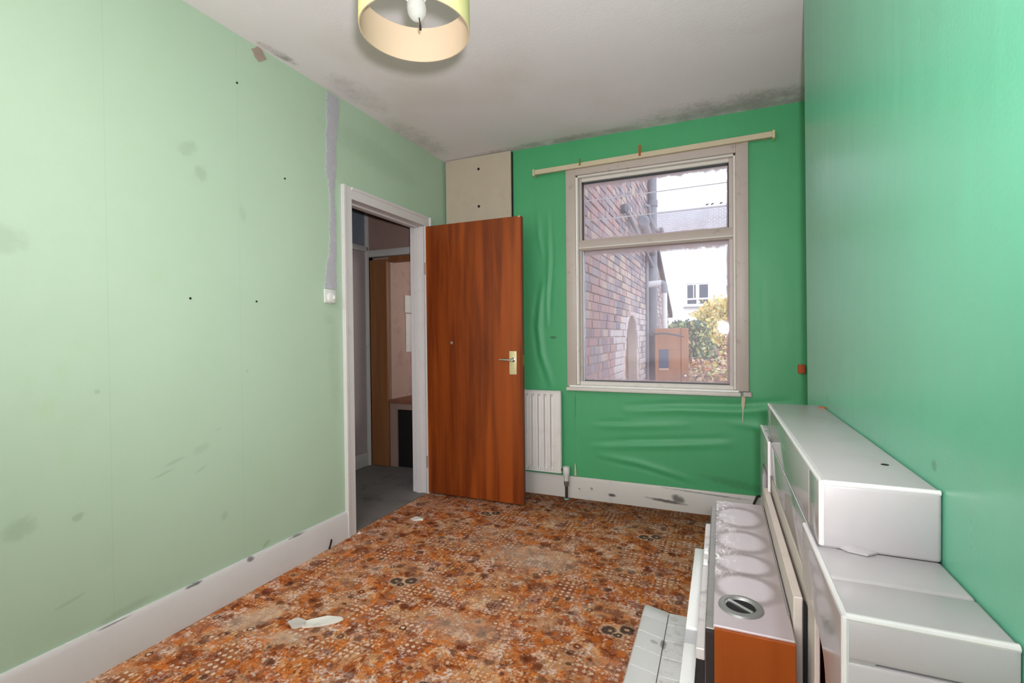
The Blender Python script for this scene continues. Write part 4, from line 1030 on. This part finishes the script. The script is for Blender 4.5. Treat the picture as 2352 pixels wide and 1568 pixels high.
# garden: leafy slope, ivy, yellow shrub
def slope_h(x, y): return GZ0 if y < 8.6 else GZ0+.88+(y-8.6)*.115
bm = BM(); nx, ny = 40, 40; g = []
for i in range(nx+1):
    g.append([])
    for j in range(ny+1):
        x = -2.5+6.5*i/nx; y = 8.6+9*j/ny
        g[-1].append(bm.verts.new((x, y, slope_h(x, y)+.06*math.sin(x*5+y*3)*math.sin(y*4-x*2))))
for i in range(nx):
    for j in range(ny): bm.faces.new([g[i][j], g[i+1][j], g[i+1][j+1], g[i][j+1]])
for i in range(nx): 
    a, b = g[i][0], g[i+1][0]; c = bm.verts.new((b.co.x, 8.55, GZ0)); d = bm.verts.new((a.co.x, 8.55, GZ0)); bm.faces.new([a, b, c, d])
o = obj('garden_bed', bm, plain('leafy_soil', L(150, 128, 112), .95, .1, 0, .3, 8)); tag(o, 'rising garden bed strewn with fallen leaves', 'garden bed', kind='structure')
def leaves(n, pos_fn, size, mats, name, up=.3, seed=3):
    r = random.Random(seed); bm = BM()
    for _ in range(n):
        x, y, z = pos_fn(r); s = size*r.uniform(.6, 1.3)
        a = r.uniform(0, 2*PI); nrm = Vector((r.gauss(0, 1), r.gauss(-.6, 1), r.gauss(up, .6))).normalized()
        u = nrm.orthogonal().normalized(); v = nrm.cross(u); u, v = u*math.cos(a)+v*math.sin(a), v*math.cos(a)-u*math.sin(a)
        c = Vector((x, y, z)); P = [c-u*s, c+v*s*.55+nrm*s*.12, c+u*s, c-v*s*.55+nrm*s*.12]
        f = bm.faces.new([bm.verts.new(p) for p in P]); f.material_index = r.randrange(len(mats))
    me_o = obj(name, bm, mats, None, smooth=False)
    return me_o
lm = lambda nm, *c: plain(nm, L(*c), .6, .25, 0, .2, 20)
fall = [lm('leaf_pink', 214, 178, 160), lm('leaf_tan', 206, 164, 116), lm('leaf_rust', 186, 126, 96), lm('leaf_cream', 226, 210, 180), lm('leaf_plum', 150, 120, 120), lm('leaf_lime', 196, 206, 130)]
def on_bed(r):
    x, y = r.uniform(-1.1, 1.6), r.uniform(8.7, 15.5); return x, y, slope_h(x, y)+r.uniform(.0, .10)
o = leaves(5200, on_bed, .055, fall, 'fallen_leaves', 1.5, 5); tag(o, 'carpet of pink and tan fallen leaves over the garden bed', 'leaves', kind='stuff')
ivy_m = [lm('ivy_dark', 70, 96, 76), lm('ivy_mid', 104, 132, 92), lm('ivy_blue', 92, 112, 112), lm('ivy_light', 160, 182, 128), lm('ivy_grey', 130, 146, 132), lm('ivy_pale', 188, 200, 150), lm('ivy_yellow', 214, 204, 140)]
iv = empty('ivy_bush', (-.66, 11.3, .4), 'dark green ivy mound at the end of the yard', 'bush')
def ivy_pos(r):
    cx, cz, rx, rz = r.choice([(-.66, .98, .34, .50), (-.66, .98, .34, .50), (-.42, .80, .30, .36), (-.86, 1.22, .22, .24), (-.50, 1.25, .26, .22), (-.30, .62, .26, .2)])
    a, b = r.uniform(0, 2*PI), math.acos(r.uniform(-.7, 1)); q = r.uniform(.75, 1.08)
    return cx+rx*q*math.sin(b)*math.cos(a), 11.3+.4*q*math.sin(b)*math.sin(a), cz+rz*q*math.cos(b)
o = leaves(3600, ivy_pos, .058, ivy_m, 'foliage', .3, 8); o.parent = iv; o.location = WL[o.name]-WL[iv.name]; o['kind'] = 'stuff'
bm = BM()
for i in range(7): 
    a = i*.9; add_tube(bm, [(-.66+.08*math.cos(a), 11.3+.1*math.sin(a), .5), (-.66+.2*math.cos(a), 11.3+.2*math.sin(a), .9), (-.66+.28*math.cos(a), 11.3+.3*math.sin(a), 1.3)], [.03, .02, .01], 6)
obj('stems', bm, M['copper_dark'], iv)
ym = [lm('yellow_leaf', 232, 214, 140), lm('yellow_green', 214, 216, 140), lm('amber_leaf', 226, 192, 112), lm('pale_leaf', 240, 232, 190)]
ys = empty('yellow_shrub', (-.1, 12.6, .75), 'yellow leaved autumn shrub leaning over the ivy', 'shrub')
def ys_pos(r):
    t_ = r.random(); cx, cy, cz = (-.22+.25*t_, 12.5, .95+.85*t_) if r.random() < .45 else (-.45+1.0*t_, 12.6, 1.62+.18*math.sin(3*t_))
    return cx+r.gauss(0, .11), cy+r.gauss(0, .18), cz+r.gauss(0, .11)
o = leaves(2300, ys_pos, .062, ym, 'foliage', .4, 9); o.parent = ys; o.location = WL[o.name]-WL[ys.name]; o['kind'] = 'stuff'
bm = BM()
for (dx, dz) in ((-.35, 1.7), (.0, 1.9), (.3, 1.95), (.55, 1.75)): add_tube(bm, [(-.12, 12.6, .7), (-.1+dx*.4, 12.6, 1.2), (-.1+dx, 12.6, dz)], [.03, .018, .006], 6)
obj('stems', bm, M['copper_dark'], ys)
o = obj('garden_wall', box(-.75, 4, 15.6, 15.8, GZ0, 1.0), plain('dark_garden_wall', L(150, 140, 138), .9, .1, 0, .2, 6)); tag(o, 'low garden wall behind the ivy and fallen leaves', 'garden wall')

# white house opposite
hs = empty('white_house', (-.5, 31, GZ0), 'white rendered house with a grey tiled roof opposite the yard', 'house')
hw = plain('white_render', L(238, 238, 240), .8, .2, 0, .02, 2)
HY = 30.0
obj('wall', wall_rects(BM(), 1, HY, HY+.3, -6, 8, GZ0, 6.95, [(-1.87, -.57, 2.86, 4.10)]), hw, hs, smooth=False)
obj('body', box(-6, 8, HY+.3, HY+7, GZ0, 6.9), hw, hs, smooth=False)
wn = obj('window', wall_rects(BM(), 1, HY+.06, HY+.14, -1.87, -.57, 2.86, 4.10, [(-1.78, -1.32, 3.26, 4.02), (-1.13, -.66, 3.26, 4.02), (-1.78, -1.28, 2.92, 3.16), (-1.17, -.66, 2.92, 3.16)]), plain('house_frame_white', L(240, 240, 244), .5), hs)
dk = plain('dark_house_pane', L(62, 78, 96), .2, .6, 0, .5, 3)
for a in ((-1.78, -1.32, 3.26, 4.02), (-1.13, -.66, 3.26, 4.02), (-1.78, -1.28, 2.92, 3.16), (-1.17, -.66, 2.92, 3.16)):
    obj('pane', box(a[0], a[1], HY+.10, HY+.12, a[2], a[3]), dk, wn, smooth=False)
obj('casement_bar', box(-1.46, -1.41, HY+.05, HY+.10, 3.26, 4.02), hw, wn)
obj('sill', box(-1.98, -.50, HY-.12, HY+.1, 2.70, 2.76), plain('grey_sill', L(150, 150, 156), .7), hs)
bm = BM(); nC = 15
for i in range(nC):
    f0, f1 = i/nC, (i+1)/nC; y0, z0, y1, z1 = HY-.35+5.4*f0, 6.75+2.85*f0, HY-.35+5.4*f1, 6.75+2.85*f1
    k = 0; x = -6.3-(.12 if i % 2 else 0)
    while x < 8.2:
        add_prism(bm, [(y0-.05, z0+.05), (y1+.04, z1+.02), (y1+.04, z1-.03), (y0-.05, z0-.01)], 0, x+.006, min(x+.30, 8.3)); x += .306
o = obj('roof_tiles', bm, plain('pale_grey_roof_tile', L(176, 176, 184), .6, .3, 0, .08, 2), hs, smooth=False); o['kind'] = 'stuff'
obj('ridge', tube([(-6.3, HY+5.05, 9.62), (8.3, HY+5.05, 9.62)], .11, 10), plain('ridge_tile', L(196, 196, 202), .6), hs)
for (x, dz, lab) in ((-.80, 0, 'left bird of the close pair'), (-.48, .0, 'right bird of the close pair'), (.05, .0, 'single bird right of the close pair'), (1.5, .02, 'far right bird, apart from the others')):
    o = obj('bird', lathe([(0, -.11), (.04, -.08), (.055, 0), (.04, .07), (.018, .10), (0, .15)], (x, HY+5.05, 9.805), (1, 0, .35), 8), M['dark']); tag(o, lab+' on the house roof ridge', 'bird', 'birds on the roof ridge')

# washing lines across the yard
for nm, y, z0, z1, lab in (('a', 3.80, 2.27, 2.31, 'upper white washing line across the yard'), ('b', 3.80, 2.115, 2.13, 'lower white washing line across the yard')):
    o = obj('washing_line', tube([(XW-.02, y, z0), (.2, y, (z0+z1)/2-.004), (2.6, y, z1)], .0042, 8), plain('white_line_'+nm, L(236, 236, 244), .5)); tag(o, lab+', outside the top pane', 'washing line', 'washing lines')
